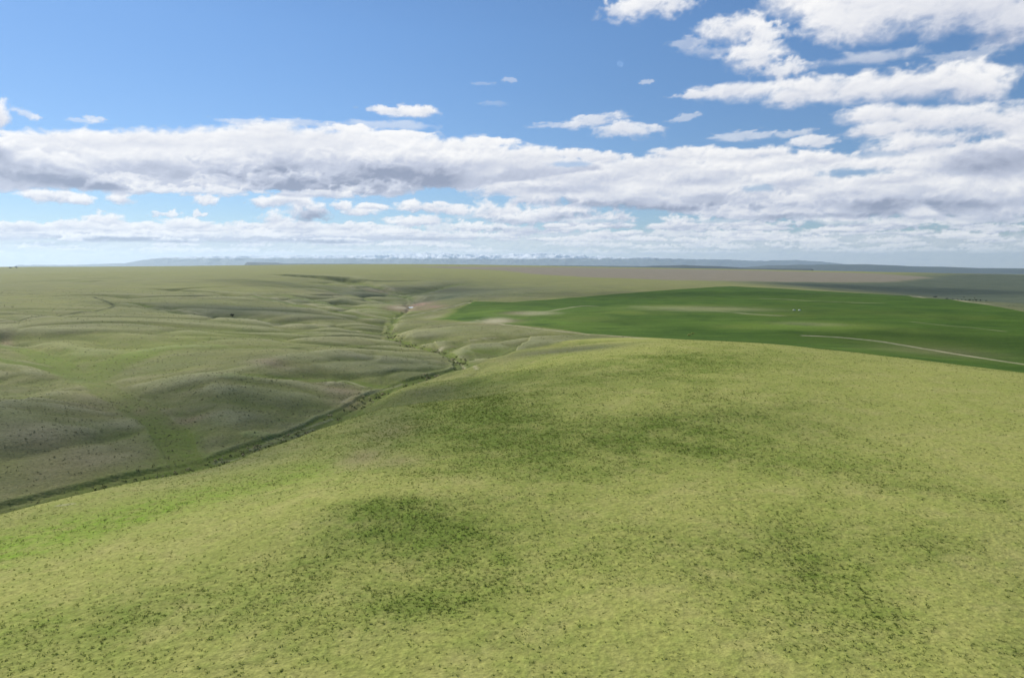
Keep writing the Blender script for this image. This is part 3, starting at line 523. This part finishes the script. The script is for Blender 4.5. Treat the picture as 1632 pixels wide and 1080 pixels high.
def grid_faces(nr, nc, wrap=False):
    i, j = np.meshgrid(np.arange(nr - 1), np.arange(nc - 1), indexing='ij'); a = i * nc + j
    return np.stack([a, a + nc, a + nc + 1, a + 1], -1).reshape(-1, 4)
class NT:
    def __init__(s, name):
        s.m = bpy.data.materials.new(name); s.m.use_nodes = True; s.t = s.m.node_tree; s.t.nodes.clear()
        s.out = s.t.nodes.new('ShaderNodeOutputMaterial')
    def n(s, typ, **kw):
        x = s.t.nodes.new('ShaderNode' + typ)
        for k, v in kw.items(): setattr(x, k, v)
        return x
    def put(s, sock, v):
        if isinstance(v, bpy.types.NodeSocket): s.t.links.new(v, sock)
        elif isinstance(v, (tuple, list)) and len(v) == 3 and sock.type == 'RGBA': sock.default_value = tuple(v) + (1,)
        else: sock.default_value = v
    def attr(s, name, vec=False):
        x = s.n('Attribute', attribute_name=name); return x.outputs['Vector' if vec else 'Fac']
    def math(s, op, a, b=0., c=0.):
        x = s.n('Math', operation=op); s.put(x.inputs[0], a); s.put(x.inputs[1], b)
        if op in ('MULTIPLY_ADD',): s.put(x.inputs[2], c)
        return x.outputs[0]
    def mix(s, f, a, b):
        x = s.n('MixRGB'); x.use_clamp = False; s.put(x.inputs[0], f); s.put(x.inputs[1], a); s.put(x.inputs[2], b); return x.outputs[0]
    def scale(s, colr, f):
        x = s.n('VectorMath', operation='SCALE'); s.put(x.inputs[0], colr); s.put(x.inputs['Scale'], f); return x.outputs[0]
    def noise(s, vec, sc, det=3., rough=.55, dist=0.):
        x = s.n('TexNoise'); s.put(x.inputs['Vector'], vec); x.inputs['Scale'].default_value = sc; x.inputs['Detail'].default_value = det
        x.inputs['Roughness'].default_value = rough; x.inputs['Distortion'].default_value = dist; return x.outputs[0]
    def ramp(s, v, lo, hi):
        x = s.n('MapRange'); x.clamp = True; s.put(x.inputs['Value'], v); x.inputs['From Min'].default_value = lo; x.inputs['From Max'].default_value = hi; return x.outputs[0]
    def bsdf(s, colr, rough=.9, normal=None, spec=.15):
        b = s.n('BsdfPrincipled'); s.put(b.inputs['Base Color'], colr); s.put(b.inputs['Roughness'], rough); b.inputs['Specular IOR Level'].default_value = spec
        if normal: s.put(b.inputs['Normal'], normal)
        s.t.links.new(b.outputs[0], s.out.inputs[0]); return b
    def bump(s, h, dist, strength=1.):
        b = s.n('Bump'); s.put(b.inputs['Height'], h); b.inputs['Distance'].default_value = dist; b.inputs['Strength'].default_value = strength; return b.outputs[0]

# ---------------------------------------------------------------- ground material
g = NT('prairie')
P_ = g.n('TexCoord').outputs['Object']
n300, n60, n15, n4, n1, n03 = g.noise(P_, 1 / 320, 4, .6), g.noise(P_, 1 / 60, 4), g.noise(P_, 1 / 14, 4, .6), g.noise(P_, 1 / 4., 3, .6), g.noise(P_, 1 / 1.1, 3, .65), g.noise(P_, 1 / .35, 2, .6)
veg, lush, sage = g.attr('veg'), g.attr('lush'), g.attr('sage')
DRY, GREEN, LUSHC = (.318, .316, .085), (.145, .192, .032), (.190, .280, .030)
c = g.mix(g.ramp(n60, .35, .7), DRY, (.272, .286, .070))
c = g.mix(g.ramp(n15, .45, .75), c, (.345, .320, .105))
fv = g.math('MULTIPLY_ADD', g.ramp(n4, .35, .65), .5, g.math('MULTIPLY', veg, .85)); fv = g.math('SUBTRACT', fv, .18)
c = g.mix(g.ramp(fv, 0, 1), c, GREEN)
c = g.mix(g.math('MULTIPLY', lush, g.ramp(n4, .2, .7)), c, LUSHC)
sg = g.mix(g.ramp(n15, .35, .7), (.146, .146, .060), (.172, .164, .084))
sg = g.mix(g.ramp(n60, .4, .7), sg, (.125, .140, .058))
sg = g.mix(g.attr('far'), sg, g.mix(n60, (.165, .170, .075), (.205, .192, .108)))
sg = g.mix(g.math('MULTIPLY', g.ramp(n4, .45, .7), .55), sg, (.085, .095, .045))
sg = g.mix(g.math('MULTIPLY', lush, .85), sg, (.105, .128, .026))
sg = g.mix(g.math('MULTIPLY', g.ramp(n300, .48, .68), .3), sg, (.115, .140, .048))
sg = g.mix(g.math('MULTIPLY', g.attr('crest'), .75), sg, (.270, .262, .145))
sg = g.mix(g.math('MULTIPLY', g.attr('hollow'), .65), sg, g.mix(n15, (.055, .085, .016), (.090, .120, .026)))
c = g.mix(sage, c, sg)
mp = g.n('Mapping'); g.put(mp.inputs['Vector'], P_); mp.inputs['Scale'].default_value = (.16, 1.0, 1.0); mp.inputs['Rotation'].default_value = (0, 0, .12)
rows, rowf = g.noise(mp.outputs[0], 1 / 16, 4, .6), g.noise(mp.outputs[0], 1 / 4, 3, .6)
cr = g.mix(g.attr('thin'), (.055, .108, .012), (.175, .205, .040))
cr = g.mix(g.ramp(rows, .45, .8), cr, (.095, .165, .020))
cr = g.mix(g.attr('fresh'), cr, g.mix(rowf, (.105, .185, .022), (.150, .225, .034)))
cr = g.mix(g.math('MULTIPLY', g.ramp(rowf, .58, .85), .5), cr, (.15, .15, .045))
cr = g.mix(g.math('MULTIPLY', g.ramp(n60, .48, .70), .75), cr, (.036, .078, .009))
cr = g.mix(g.math('MULTIPLY', g.ramp(n300, .5, .7), .5), cr, (.085, .115, .018))
cr = g.scale(cr, .92)
c = g.mix(g.attr('crop'), c, cr)
c = g.mix(g.attr('mud'), c, g.mix(n15, (.24, .15, .10), (.33, .235, .165)))
br = g.mix(g.ramp(n60, .3, .7), (.215, .182, .128), (.250, .212, .152))
c = g.mix(g.attr('fallow'), c, br)
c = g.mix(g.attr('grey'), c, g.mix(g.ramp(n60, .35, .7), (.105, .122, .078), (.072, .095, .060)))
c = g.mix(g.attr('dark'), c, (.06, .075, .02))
c = g.mix(g.attr('pale'), c, g.mix(n4, (.34, .30, .16), (.46, .42, .27)))
lumv = g.math('MULTIPLY_ADD', n1, 1.25, .38); lumv = g.math('MULTIPLY', lumv, g.math('MULTIPLY_ADD', n03, .5, .75)); lumv = g.math('MULTIPLY', lumv, g.math('MULTIPLY_ADD', n4, .4, .8))
c = g.scale(g.scale(c, lumv), 1.16)
hgt = g.math('MULTIPLY_ADD', n1, .5, g.math('MULTIPLY', n4, 1.0))
g.bsdf(c, .95, g.bump(hgt, .55, .8), .05)
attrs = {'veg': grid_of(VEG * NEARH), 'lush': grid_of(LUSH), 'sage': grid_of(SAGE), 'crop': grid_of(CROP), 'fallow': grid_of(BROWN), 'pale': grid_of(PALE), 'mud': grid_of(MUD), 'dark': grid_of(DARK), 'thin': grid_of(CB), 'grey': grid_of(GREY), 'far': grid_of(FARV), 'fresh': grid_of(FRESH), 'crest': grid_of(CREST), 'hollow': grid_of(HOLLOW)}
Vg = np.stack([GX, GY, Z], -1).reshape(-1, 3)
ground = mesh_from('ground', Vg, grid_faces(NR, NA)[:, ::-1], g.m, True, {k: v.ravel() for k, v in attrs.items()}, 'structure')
# close the sheet behind the camera and under it
# ---------------------------------------------------------------- far country: mountains, low blue hills, a mesa
def range_mesh(name, crest, r0, r1, floor_z, rough, mat, az0, az1, step, nr, seed, wl):
    """a band of hills: crest = [(u, v)] as seen on the skyline, built between distances r0..r1 with its own depth"""
    az = np.radians(np.arange(az0, az1, step)); t = np.linspace(0, 1, nr)
    A_, T_ = np.meshgrid(az, t); R_ = r0 + (r1 - r0) * T_
    ca = np.array([(math.atan2(ray(u, v)[0], ray(u, v)[1]), HC + ray(u, v)[2] / math.hypot(*ray(u, v)[:2]) * (r0 + r1) / 2) for u, v in crest])
    top = np.interp(A_, ca[:, 0], ca[:, 1])
    x, y = R_ * np.sin(A_), R_ * np.cos(A_)
    prof = np.clip(np.sin(np.pi * np.clip(T_ * 1.04 - .02, 0, 1)), 0, 1) ** .8
    rid = 1 - 2.0 * np.abs(fbm(x / wl, y / wl, 5, seed, .52)); sm = fbm(x / (wl * 3), y / (wl * 3), 3, seed + 7)
    h = (top - floor_z) * prof
    z = floor_z + h * np.clip(1 - rough * .55 + rough * (.42 * rid + .28 * sm), .25, 1.25)
    # bring the skyline of each bearing to the surveyed crest height, keeping the fine peaks
    best = ((z - HC) / R_).max(0); want = (top[0] - HC) / ((r0 + r1) / 2)
    kern = np.exp(-np.linspace(-2, 2, 41) ** 2); kern /= kern.sum()
    bs = np.convolve(np.pad(best, 20, 'edge'), kern, 'valid')
    z = floor_z + (z - floor_z) * np.clip((want * (r0 + r1) / 2 + HC - floor_z) / np.maximum(bs * (r0 + r1) / 2 + HC - floor_z, 20), .1, 6)[None]
    edge = sstep(0, .012, A_ - az[0]) * sstep(0, .012, az[-1] - A_); z = floor_z + (z - floor_z) * edge
    return mesh_from(name, np.stack([x, y, z], -1).reshape(-1, 3), grid_faces(nr, len(az))[:, ::-1], mat, True, None, 'structure')
m = NT('mountain rock'); ps = m.n('NewGeometry'); sep = m.n('SeparateXYZ'); m.t.links.new(ps.outputs['Position'], sep.inputs[0])
nz = m.noise(ps.outputs['Position'], 1 / 900, 5, .6)
sn = m.ramp(m.math('MULTIPLY_ADD', nz, 420, sep.outputs[2]), 610, 720)
m.bsdf(m.mix(sn, m.mix(nz, (.05, .07, .085), (.10, .12, .14)), (.86, .87, .90)), .9)
range_mesh('mountains', [(120, 422), (200, 419), (230, 414), (262, 410), (320, 408), (400, 406.5), (500, 406.5), (560, 407), (620, 405.5), (680, 403.5), (740, 405.5), (800, 405.5), (860, 403.5), (920, 406.5), (1000, 410.5), (1040, 409.5), (1100, 413), (1160, 413.5), (1200, 415.5), (1270, 414.5), (1310, 417), (1345, 420.5), (1420, 424)],
           50000, 63000, -320, 1.0, m.m, -36, 31, .05, 90, 140, 2600)
h = NT('far grassland'); hn = h.noise(h.n('TexCoord').outputs['Object'], 1 / 500, 4)
h.bsdf(h.mix(hn, (.05, .07, .07), (.09, .11, .10)), .95)
range_mesh('hills', [(1180, 426), (1224, 423), (1300, 421.5), (1380, 421.2), (1430, 423), (1460, 424.6), (1500, 425), (1560, 427), (1632, 427.6), (1700, 427), (2000, 424)], 24000, 30000, -240, .35, h.m, 13, 46, .08, 40, 160, 2500)
range_mesh('hills', [(380, 421.5), (388, 418.6), (400, 418), (440, 418.6), (455, 419.6), (520, 420), (640, 420.6), (700, 421.2), (760, 422)], 22000, 24500, -220, .10, h.m, -21.5, -1, .06, 30, 170, 2000)
range_mesh('hills', [(1000, 426), (1040, 423.5), (1090, 422.6), (1150, 424.5), (1200, 427.5), (1280, 428)], 12500, 14500, -150, .2, h.m, 8, 24, .08, 26, 175, 1800)
range_mesh('hills', [(800, 424), (880, 422.8), (960, 423.4), (1020, 424)], 17500, 19500, -200, .2, h.m, -4, 13, .08, 26, 178, 1800)

# ---------------------------------------------------------------- clouds: a shell far outside everything else, clear where the sky is blue
AZc, ELc, Ac, Ec, Cc, ALc = make_clouds()
RC = 160000.0
ar, er = np.radians(Ac.astype(np.float64)), np.radians(Ec.astype(np.float64))
V = np.stack([RC * np.sin(ar) * np.cos(er), RC * np.cos(ar) * np.cos(er), HC + RC * np.sin(er)], -1).reshape(-1, 3)
k = NT('cloud'); mixs = k.n('MixShader'); tr = k.n('BsdfTransparent'); em = k.n('Emission')
k.t.links.new(k.attr('cloud_colour', True), em.inputs[0]); k.t.links.new(k.attr('cloud_cover'), mixs.inputs[0])
k.t.links.new(tr.outputs[0], mixs.inputs[1]); k.t.links.new(em.outputs[0], mixs.inputs[2]); k.t.links.new(mixs.outputs[0], k.out.inputs[0])
k.m.cycles.emission_sampling = 'NONE'
fade = sstep(62, 55, np.abs(Ac)) * sstep(29, 26, Ec)
clouds = mesh_from('sky', V, grid_faces(*Ac.shape), k.m, True, {'cloud_colour': Cc.reshape(-1, 3), 'cloud_cover': (ALc * fade).ravel()}, 'structure')

# ---------------------------------------------------------------- unseen clouds added high on the sunward side to throw shade on chosen ground
cu = NT('shade_cloud'); ct = cu.n('TexCoord').outputs['Object']
cd = cu.n('VectorMath', operation='LENGTH'); cu.t.links.new(ct, cd.inputs[0])
cn = cu.noise(ct, 1.7, 5, .6)
ca_ = cu.ramp(cu.math('SUBTRACT', cu.math('MULTIPLY_ADD', cn, 1.5, .42), cd.outputs['Value']), .0, .75)
cmx, ctr, cdf = cu.n('MixShader'), cu.n('BsdfTransparent'), cu.n('BsdfDiffuse'); cdf.inputs[0].default_value = (.9, .9, .9, 1)
den = cu.n('ObjectInfo').outputs['Alpha']; cu.t.links.new(cu.math('MULTIPLY', ca_, den), cmx.inputs[0])
cu.t.links.new(ctr.outputs[0], cmx.inputs[1]); cu.t.links.new(cdf.outputs[0], cmx.inputs[2]); cu.t.links.new(cmx.outputs[0], cu.out.inputs[0])
def shade_cloud(u, v, along, across, dens_, rot=0., alt=2600., seed=0):
    """an added flat-based, lumpy cloud, out of view, whose shade falls round the ground point seen at (u, v)"""
    gx, gy, gz = at(u, v); t = (alt - gz) / SUN_DIR.z
    bm = bmesh.new(); bmesh.ops.create_icosphere(bm, subdivisions=5, radius=1.0); co = np.array([q.co[:] for q in bm.verts])
    nz_ = .30 * gnoise(co[:, 0] * 1.6 + seed * 3.1, co[:, 1] * 1.6 + co[:, 2] * .9, 400 + seed) + .14 * gnoise(co[:, 0] * 4 + co[:, 2] * 3, co[:, 1] * 4 + seed, 420 + seed)
    for q, k_ in zip(bm.verts, nz_): p = q.co * (1 + float(k_)); p.z = max(p.z, -.25); q.co = p
    me = bpy.data.meshes.new('cloud'); bm.to_mesh(me); bm.free(); me.materials.append(cu.m); me.polygons.foreach_set('use_smooth', np.ones(len(me.polygons), bool))
    o = bpy.data.objects.new('cloud', me); COL.objects.link(o); o['kind'] = 'structure'; o.color = (1, 1, 1, dens_)  # out-of-view cloud, added to dim the ground under it
    o.location = (gx + SUN_DIR.x * t, gy + SUN_DIR.y * t, alt); o.scale = (along, across, min(along, across) * .35); o.rotation_euler = (0, 0, rot)
for a in [(60, 715, 230, 120, .30, .3), (340, 680, 230, 90, .28, .1), (520, 645, 150, 60, .22, -.1), (620, 592, 150, 50, .20, .0),
          (940, 690, 150, 46, .16, .1), (1560, 545, 190, 70, .34, -.4), (1150, 470, 480, 130, .30, .1), (1560, 466, 700, 380, .42, .0), (350, 490, 240, 60, .36, -.1), (590, 465, 460, 150, .30, .0)]:
    shade_cloud(*a, seed=int(a[0]) % 17)
# ---------------------------------------------------------------- the day moon
mo = bpy.data.meshes.new('moon'); bm = bmesh.new(); bmesh.ops.create_uvsphere(bm, u_segments=48, v_segments=32, radius=1.0)
for f in bm.faces: f.smooth = True
bm.to_mesh(mo); bm.free()
moon = bpy.data.objects.new('moon', mo); COL.objects.link(moon)
dx, dy, dz = ray(988.5, 102); kk = 400000 / math.sqrt(dx * dx + dy * dy + dz * dz)
moon.location = (dx * kk, dy * kk, HC + dz * kk); moon.scale = (1600,) * 3
q = NT('moon dust'); ad = q.n('AddShader'); di = q.n('BsdfDiffuse'); t2 = q.n('BsdfTransparent')
q.put(di.inputs[0], q.mix(q.ramp(q.noise(q.n('TexCoord').outputs['Object'], 2.5, 4), .4, .65), (.17, .17, .17), (.10, .10, .10)))
q.t.links.new(di.outputs[0], ad.inputs[0]); q.t.links.new(t2.outputs[0], ad.inputs[1]); q.t.links.new(ad.outputs[0], q.out.inputs[0])
mo.materials.append(q.m)
moon['label'] = 'small pale crescent moon in the blue daytime sky'; moon['category'] = 'moon'

# ---------------------------------------------------------------- haze: one closed box of thin air
hz = bpy.data.meshes.new('haze'); bm = bmesh.new(); bmesh.ops.create_cube(bm, size=1.0); bm.to_mesh(hz); bm.free()
haze = bpy.data.objects.new('haze', hz); COL.objects.link(haze); haze['kind'] = 'stuff'
lowest, highest = -460.0, 1050.0
haze.scale = (146000, 146000, highest - lowest); haze.location = (0, 0, (highest + lowest) / 2)
a_ = NT('air'); pv = a_.n('VolumePrincipled'); pv.inputs['Color'].default_value = (.64, .80, 1., 1); pv.inputs['Density'].default_value = 1.5e-5; pv.inputs['Anisotropy'].default_value = .4
a_.t.links.new(pv.outputs[0], a_.out.inputs['Volume']); hz.materials.append(a_.m)
# ---------------------------------------------------------------- ground cover: grass and sagebrush clumps, far too many to count
rsn = np.random.RandomState(5)
def clump_protos(n, tris, spread=1.0, lift=1.0):
    out = []
    for _ in range(n):
        T = []
        for _ in range(tris):
            a = rsn.uniform(0, 2 * np.pi); rr = math.sqrt(rsn.uniform(0, 1)) * .8 * spread; hh = (1 - .75 * rr * rr) * rsn.uniform(.45, 1.) * lift
            p = np.array([rr * math.cos(a), rr * math.sin(a), hh]); d = rsn.normal(size=3) * .34; e = rsn.normal(size=3) * .34
            lo = p.copy(); lo[2] = max(0, hh - rsn.uniform(.4, .8)); lo[:2] *= .75
            T += [lo, p + d, p + e]
        out.append(np.array(T))
    return np.array(out)
def scatter(name, x, y, size, height, tris, mat, tint, sink=.04):
    n = len(x); PR = clump_protos(14, tris); idx = rsn.randint(0, 14, n); a = rsn.uniform(0, 2 * np.pi, n)
    P = PR[idx]; ca, sa = np.cos(a)[:, None], np.sin(a)[:, None]
    V = np.empty((n, tris * 3, 3), np.float32)
    V[..., 0] = (P[..., 0] * ca - P[..., 1] * sa) * size[:, None] + x[:, None]
    V[..., 1] = (P[..., 0] * sa + P[..., 1] * ca) * size[:, None] + y[:, None]
    V[..., 2] = P[..., 2] * height[:, None] + (zgrid(x, y) - sink)[:, None]
    return V.reshape(-1, 3), np.repeat(tint, tris * 3)
def gridval(G, x, y):
    a, l = np.arctan2(x, y), np.log(np.hypot(x, y))
    j = np.clip(np.searchsorted(AZG, a), 0, NA - 1); i = np.clip(np.searchsorted(LRG, l), 0, NR - 1)
    return G[i, j]
def spread(n, r0, r1, half=.735):
    a = rsn.uniform(-half, half, n); r = np.sqrt(rsn.uniform(r0 * r0, r1 * r1, n)); return r * np.sin(a), r * np.cos(a), r
def clump_mat(name, a, b):
    t = NT(name); f = t.mix(t.attr('tint'), a, b); d = t.n('BsdfDiffuse'); l = t.n('BsdfTranslucent'); x = t.n('MixShader'); x.inputs[0].default_value = .5
    t.put(d.inputs[0], f); t.put(l.inputs[0], f); t.t.links.new(d.outputs[0], x.inputs[1]); t.t.links.new(l.outputs[0], x.inputs[2]); t.t.links.new(x.outputs[0], t.out.inputs[0]); return t.m
nearG = grid_of(NEARH); vegG = attrs['veg']; sageG = attrs['sage']; cropG = attrs['crop']; lushG = attrs['lush']
parts = []
for r0, r1, per, tris in ((80, 200, 4.6, 8), (200, 330, 3.1, 6), (330, 620, 1.8, 4)):
    n = int(.735 * (r1 * r1 - r0 * r0) * per); x, y, r = spread(n, r0, r1)
    patch = .5 + .7 * gnoise(x / 34, y / 34, 303) + .7 * gnoise(x / 9, y / 9, 301) + .7 * gnoise(x / 3.1, y / 3.1, 302)
    keep = (rsn.rand(n) < np.minimum(4.6, 4.6 * (140 / r) ** 1.1) / per) & (rsn.rand(n) < np.clip((.22 + 1.1 * gridval(vegG, x, y) + .30 * gridval(lushG, x, y)) * (.35 + .9 * np.clip(patch, 0, 1.4)), 0, 1) * (gridval(nearG, x, y) > .5))
    x, y, r = x[keep], y[keep], r[keep]; s = (.12 + .32 * rsn.rand(len(x)) ** 2.2) * (1 + .65 * sstep(140, 430, r)) * (.9 + .3 * gridval(vegG, x, y))
    parts.append(scatter('g', x, y, s, s * rsn.uniform(.35, .85, len(x)), tris, None, np.clip(rsn.rand(len(x)) ** 1.6 + .15 - .3 * gridval(vegG, x, y), 0, 1)))
Vt = np.concatenate([p[0] for p in parts]); Tt = np.concatenate([p[1] for p in parts])
grass = mesh_from('grass', Vt, np.arange(len(Vt)).reshape(-1, 3), clump_mat('grass clump', (.130, .178, .030), (.36, .36, .12)), False, {'tint': Tt}, 'stuff')
parts = []
for r0, r1, per, tris in ((230, 480, .30, 6), (480, 900, .10, 4), (900, 1700, .022, 4)):
    n = int(.735 * (r1 * r1 - r0 * r0) * per); x, y, r = spread(n, r0, r1)
    patch = .5 + .9 * gnoise(x / 30, y / 30, 311) + .7 * gnoise(x / 8, y / 8, 312)
    keep = rsn.rand(n) < np.clip(.15 + .9 * patch, 0, 1) * np.clip(gridval(sageG, x, y), 0, 1) * (gridval(nearG, x, y) < .5) * (gridval(cropG, x, y) < .2)
    x, y, r = x[keep], y[keep], r[keep]; s = (.2 + .5 * rsn.rand(len(x)) ** 2) * (1 + .4 * (r > 480) + .5 * (r > 900))
    parts.append(scatter('s', x, y, s, s * rsn.uniform(.5, .9, len(x)), tris, None, rsn.rand(len(x))))
Vt = np.concatenate([p[0] for p in parts]); Tt = np.concatenate([p[1] for p in parts])
sagebrush = mesh_from('sagebrush', Vt, np.arange(len(Vt)).reshape(-1, 3), clump_mat('sagebrush clump', (.098, .110, .050), (.170, .168, .090)), False, {'tint': Tt}, 'stuff')
# scrub and dry reeds crowding the channel
pm = net_plan['main']; seg = np.hypot(np.diff(pm[:, 0]), np.diff(pm[:, 1])); cs = np.r_[0, np.cumsum(seg)]
sx = rsn.uniform(60, cs[-1] * .30, 800); px_ = np.interp(sx, cs, pm[:, 0]); py_ = np.interp(sx, cs, pm[:, 1])
cl = gnoise(sx / 26, sx * 0 + 3.3, 321) + .6 * gnoise(sx / 9, sx * 0 + 7.1, 322)
ok = cl > .02; px_, py_ = px_[ok], py_[ok]; k = len(px_); off = rsn.normal(0, 4.2, (k, 2)); px_ = px_ + off[:, 0]; py_ = py_ + off[:, 1]
rr = np.hypot(px_, py_); s = rsn.uniform(.5, 1.3, k) * np.clip(rr / 420, .6, 1.3)
pale = rsn.rand(k) < .34
for nm, sel, a, b in (('scrub', ~pale, (.060, .075, .024), (.12, .135, .05)), ('dry scrub', pale, (.30, .27, .15), (.42, .38, .24))):
    V_, T_ = scatter(nm, px_[sel], py_[sel], s[sel], s[sel] * rsn.uniform(.6, 1.1, sel.sum()), 12, None, rsn.rand(sel.sum()))
    mesh_from(nm.replace(' ', '_'), V_, np.arange(len(V_)).reshape(-1, 3), clump_mat(nm, a, b), False, {'tint': T_}, 'stuff')

# ---------------------------------------------------------------- single shrubs one can point to
bark = NT('bark'); bark.bsdf(bark.mix(bark.noise(bark.n('TexCoord').outputs['Object'], 6., 3), (.05, .04, .03), (.11, .09, .06)), .9)
leafm = NT('dark leaf'); leafm.bsdf(leafm.mix(leafm.attr('tint'), (.014, .022, .008), (.045, .060, .020)), .7)
class palem: m = clump_mat('yellow leaf', (.30, .34, .08), (.48, .48, .16))
def shrub(u, v, width, height, label, group=None, name='shrub', leaf=None, nleaf=420, seed=0, cat='shrub'):
    """a many-stemmed shrub: tapered stems carrying a ragged crown of leaf-sized faces"""
    r = np.random.RandomState(1000 + seed); x, y, z = at(u, v)
    root = bpy.data.objects.new(name, None); COL.objects.link(root); root.location = (x, y, z - .1)
    root['label'] = label; root['category'] = cat
    if group: root['group'] = group
    V, F = [], []; tips = []
    for s_ in range(7):
        a = r.uniform(0, 6.28); ln = r.uniform(.55, .9) * height; p = np.array([r.uniform(-.03, .03) * height, r.uniform(-.03, .03) * height, 0]); d = np.array([math.cos(a) * .5 * width / height, math.sin(a) * .5 * width / height, 1.]) ; d /= np.linalg.norm(d)
        for q in range(3):
            p2 = p + d * ln / 3; r0, r1 = .05 * height * (1 - q * .28), .05 * height * (1 - (q + 1) * .28); b = len(V)
            for (pp_, rad) in ((p, r0), (p2, r1)):
                for t in range(6): V.append(pp_ + np.array([math.cos(t * 1.047) * rad, math.sin(t * 1.047) * rad, 0]))
            for t in range(6): F.append((b + t, b + (t + 1) % 6, b + 6 + (t + 1) % 6, b + 6 + t))
            p = p2; d = d + r.normal(0, .25, 3); d /= np.linalg.norm(d); tips.append(p)
    mesh_from('stem', np.array(V), np.array(F), bark.m, True, None, None, root)
    lobes = [(np.array([r.uniform(-.33, .33) * width, r.uniform(-.28, .28) * width, r.uniform(.38, .8) * height]), r.uniform(.16, .30)) for _ in range(9)]
    L, T = [], []
    for i in range(nleaf):
        c0, lr = lobes[r.randint(9)]; dirn = r.normal(size=3); dirn /= np.linalg.norm(dirn); rad = r.uniform(.45, 1.) ** .5
        c_ = c0 + dirn * rad * lr * np.array([width, width, height * .9]); c_[2] = max(c_[2], .05 * height)
        e1 = r.normal(size=3); e1 /= np.linalg.norm(e1); e2 = np.cross(e1, r.normal(size=3)); e2 /= np.linalg.norm(e2) + 1e-9; sz = r.uniform(.05, .10) * max(width, height) * .7
        L += [c_ - e1 * sz, c_ + e2 * sz * .6, c_ + e1 * sz, c_ - e2 * sz * .6]; T += [r.rand()] * 4
    mesh_from('crown', np.array(L), np.arange(len(L)).reshape(-1, 4), (leaf or leafm).m, False, {'tint': np.array(T)}, None, root)
    return root
shrub(370, 504.5, 6.2, 4.6, 'dark rounded shrub standing alone in the shaded ravine of the left plateau', seed=1)
shrub(1490.5, 474.0, 12, 4.2, 'wide dark shrub just beyond the pale far edge of the green crop', seed=2)
shrub(1509, 476.5, 7, 3.4, 'small dark shrub right of the wide one beyond the crop edge', seed=3)
G_ = 'scattered shrubs on the grey flat beyond the crop'
for i, (u, v, w_, h_) in enumerate([(1519, 477, 5, 3), (1526, 477.5, 5, 3.2), (1533, 478, 6, 3.4), (1539, 478.2, 5, 2.8), (1545, 479, 6, 3.6), (1551, 479, 5, 3), (1556, 479.6, 7, 3.8), (1562, 480, 6, 3.6), (1571, 480, 7, 4.2), (1536, 474.5, 6, 3), (1553, 475.5, 5, 3)]):
    shrub(u, v, w_, h_, 'low olive shrub in the thin scatter on the grey flat right of the dark ones', G_, seed=20 + i, nleaf=150)
shrub(1098, 535.0, 5, 2.6, 'pale yellow green shrub at the near edge of the green crop', leaf=palem, seed=50)
shrub(1104, 532.5, 3.4, 2.2, 'smaller pale yellow shrub right behind the one at the crop edge', leaf=palem, seed=51)
shrub(16.5, 427.4, 26, 11, 'wide dark tree clump on the skyline at the far left', name='tree', seed=60, cat='tree')
shrub(26, 427.2, 18, 14, 'taller dark tree on the skyline right of the wide clump', name='tree', seed=61, cat='tree')

# ---------------------------------------------------------------- the two pale boulders in the crop and the pond in the gully
stone = NT('pale stone'); stp = stone.n('TexCoord').outputs['Object']; stn = stone.noise(stp, 1.3, 5, .6)
stone.bsdf(stone.mix(stn, (.55, .56, .42), (.72, .72, .60)), .9, stone.bump(stn, .2))
def rock(u, v, sx_, sy_, sz_, label, seed):
    r = np.random.RandomState(seed); x, y, z = at(u, v)
    bm = bmesh.new(); bmesh.ops.create_icosphere(bm, subdivisions=4, radius=1.0); off = r.uniform(-9, 9, 3)
    co = np.array([q.co[:] for q in bm.verts]); n_ = .22 * gnoise(co[:, 0] * 1.3 + off[0], co[:, 1] * 1.3 + co[:, 2] + off[1], seed) + .10 * gnoise(co[:, 0] * 3 + off[1], co[:, 2] * 3 + co[:, 1] + off[2], seed + 1)
    for q, k_ in zip(bm.verts, n_):
        p = q.co * (1 + float(k_)); p.z = max(p.z, -.35); q.co = (p.x * sx_, p.y * sy_, (p.z + .3) * sz_)
    me = bpy.data.meshes.new('rock'); bm.to_mesh(me); bm.free(); me.materials.append(stone.m)
    o = bpy.data.objects.new('rock', me); COL.objects.link(o); o.location = (x, y, z - .1); o['label'] = label; o['category'] = 'rock'; o['group'] = 'pale rocks in the green crop'
rock(1265.6, 494.6, 2.1, 1.8, 1.2, 'left of the two pale rocks lying close together in the dark green crop', 5)
rock(1274.3, 494.8, 1.9, 1.8, 1.4, 'right and rounder of the two pale rocks lying together in the dark green crop', 6)
wat = NT('pond water'); wn = wat.noise(wat.n('TexCoord').outputs['Object'], 1.2, 3)
wb = wat.bsdf((.30, .27, .22), .10, wat.bump(wn, .02, .3), .5)
ang = np.linspace(0, 2 * np.pi, 49)[:-1]; rad = 1.02 + .10 * np.sin(2 * ang + 1) + .06 * np.sin(5 * ang)
ca_, sa_ = math.cos(pa), math.sin(pa); lt, lr_ = 11 * rad * np.cos(ang), 24 * rad * np.sin(ang); zt = -22.75; cx_, cy_ = PX, PY
Pw = np.stack([PX + lt * ca_ + lr_ * sa_, PY - lt * sa_ + lr_ * ca_, np.full(48, zt)], -1)
Pw = np.r_[Pw, [[cx_, cy_, zt]]]
Fw = [(i, (i + 1) % 48, 48) for i in range(48)]
mesh_from('water', Pw, np.array(Fw), wat.m, False, None, 'structure')
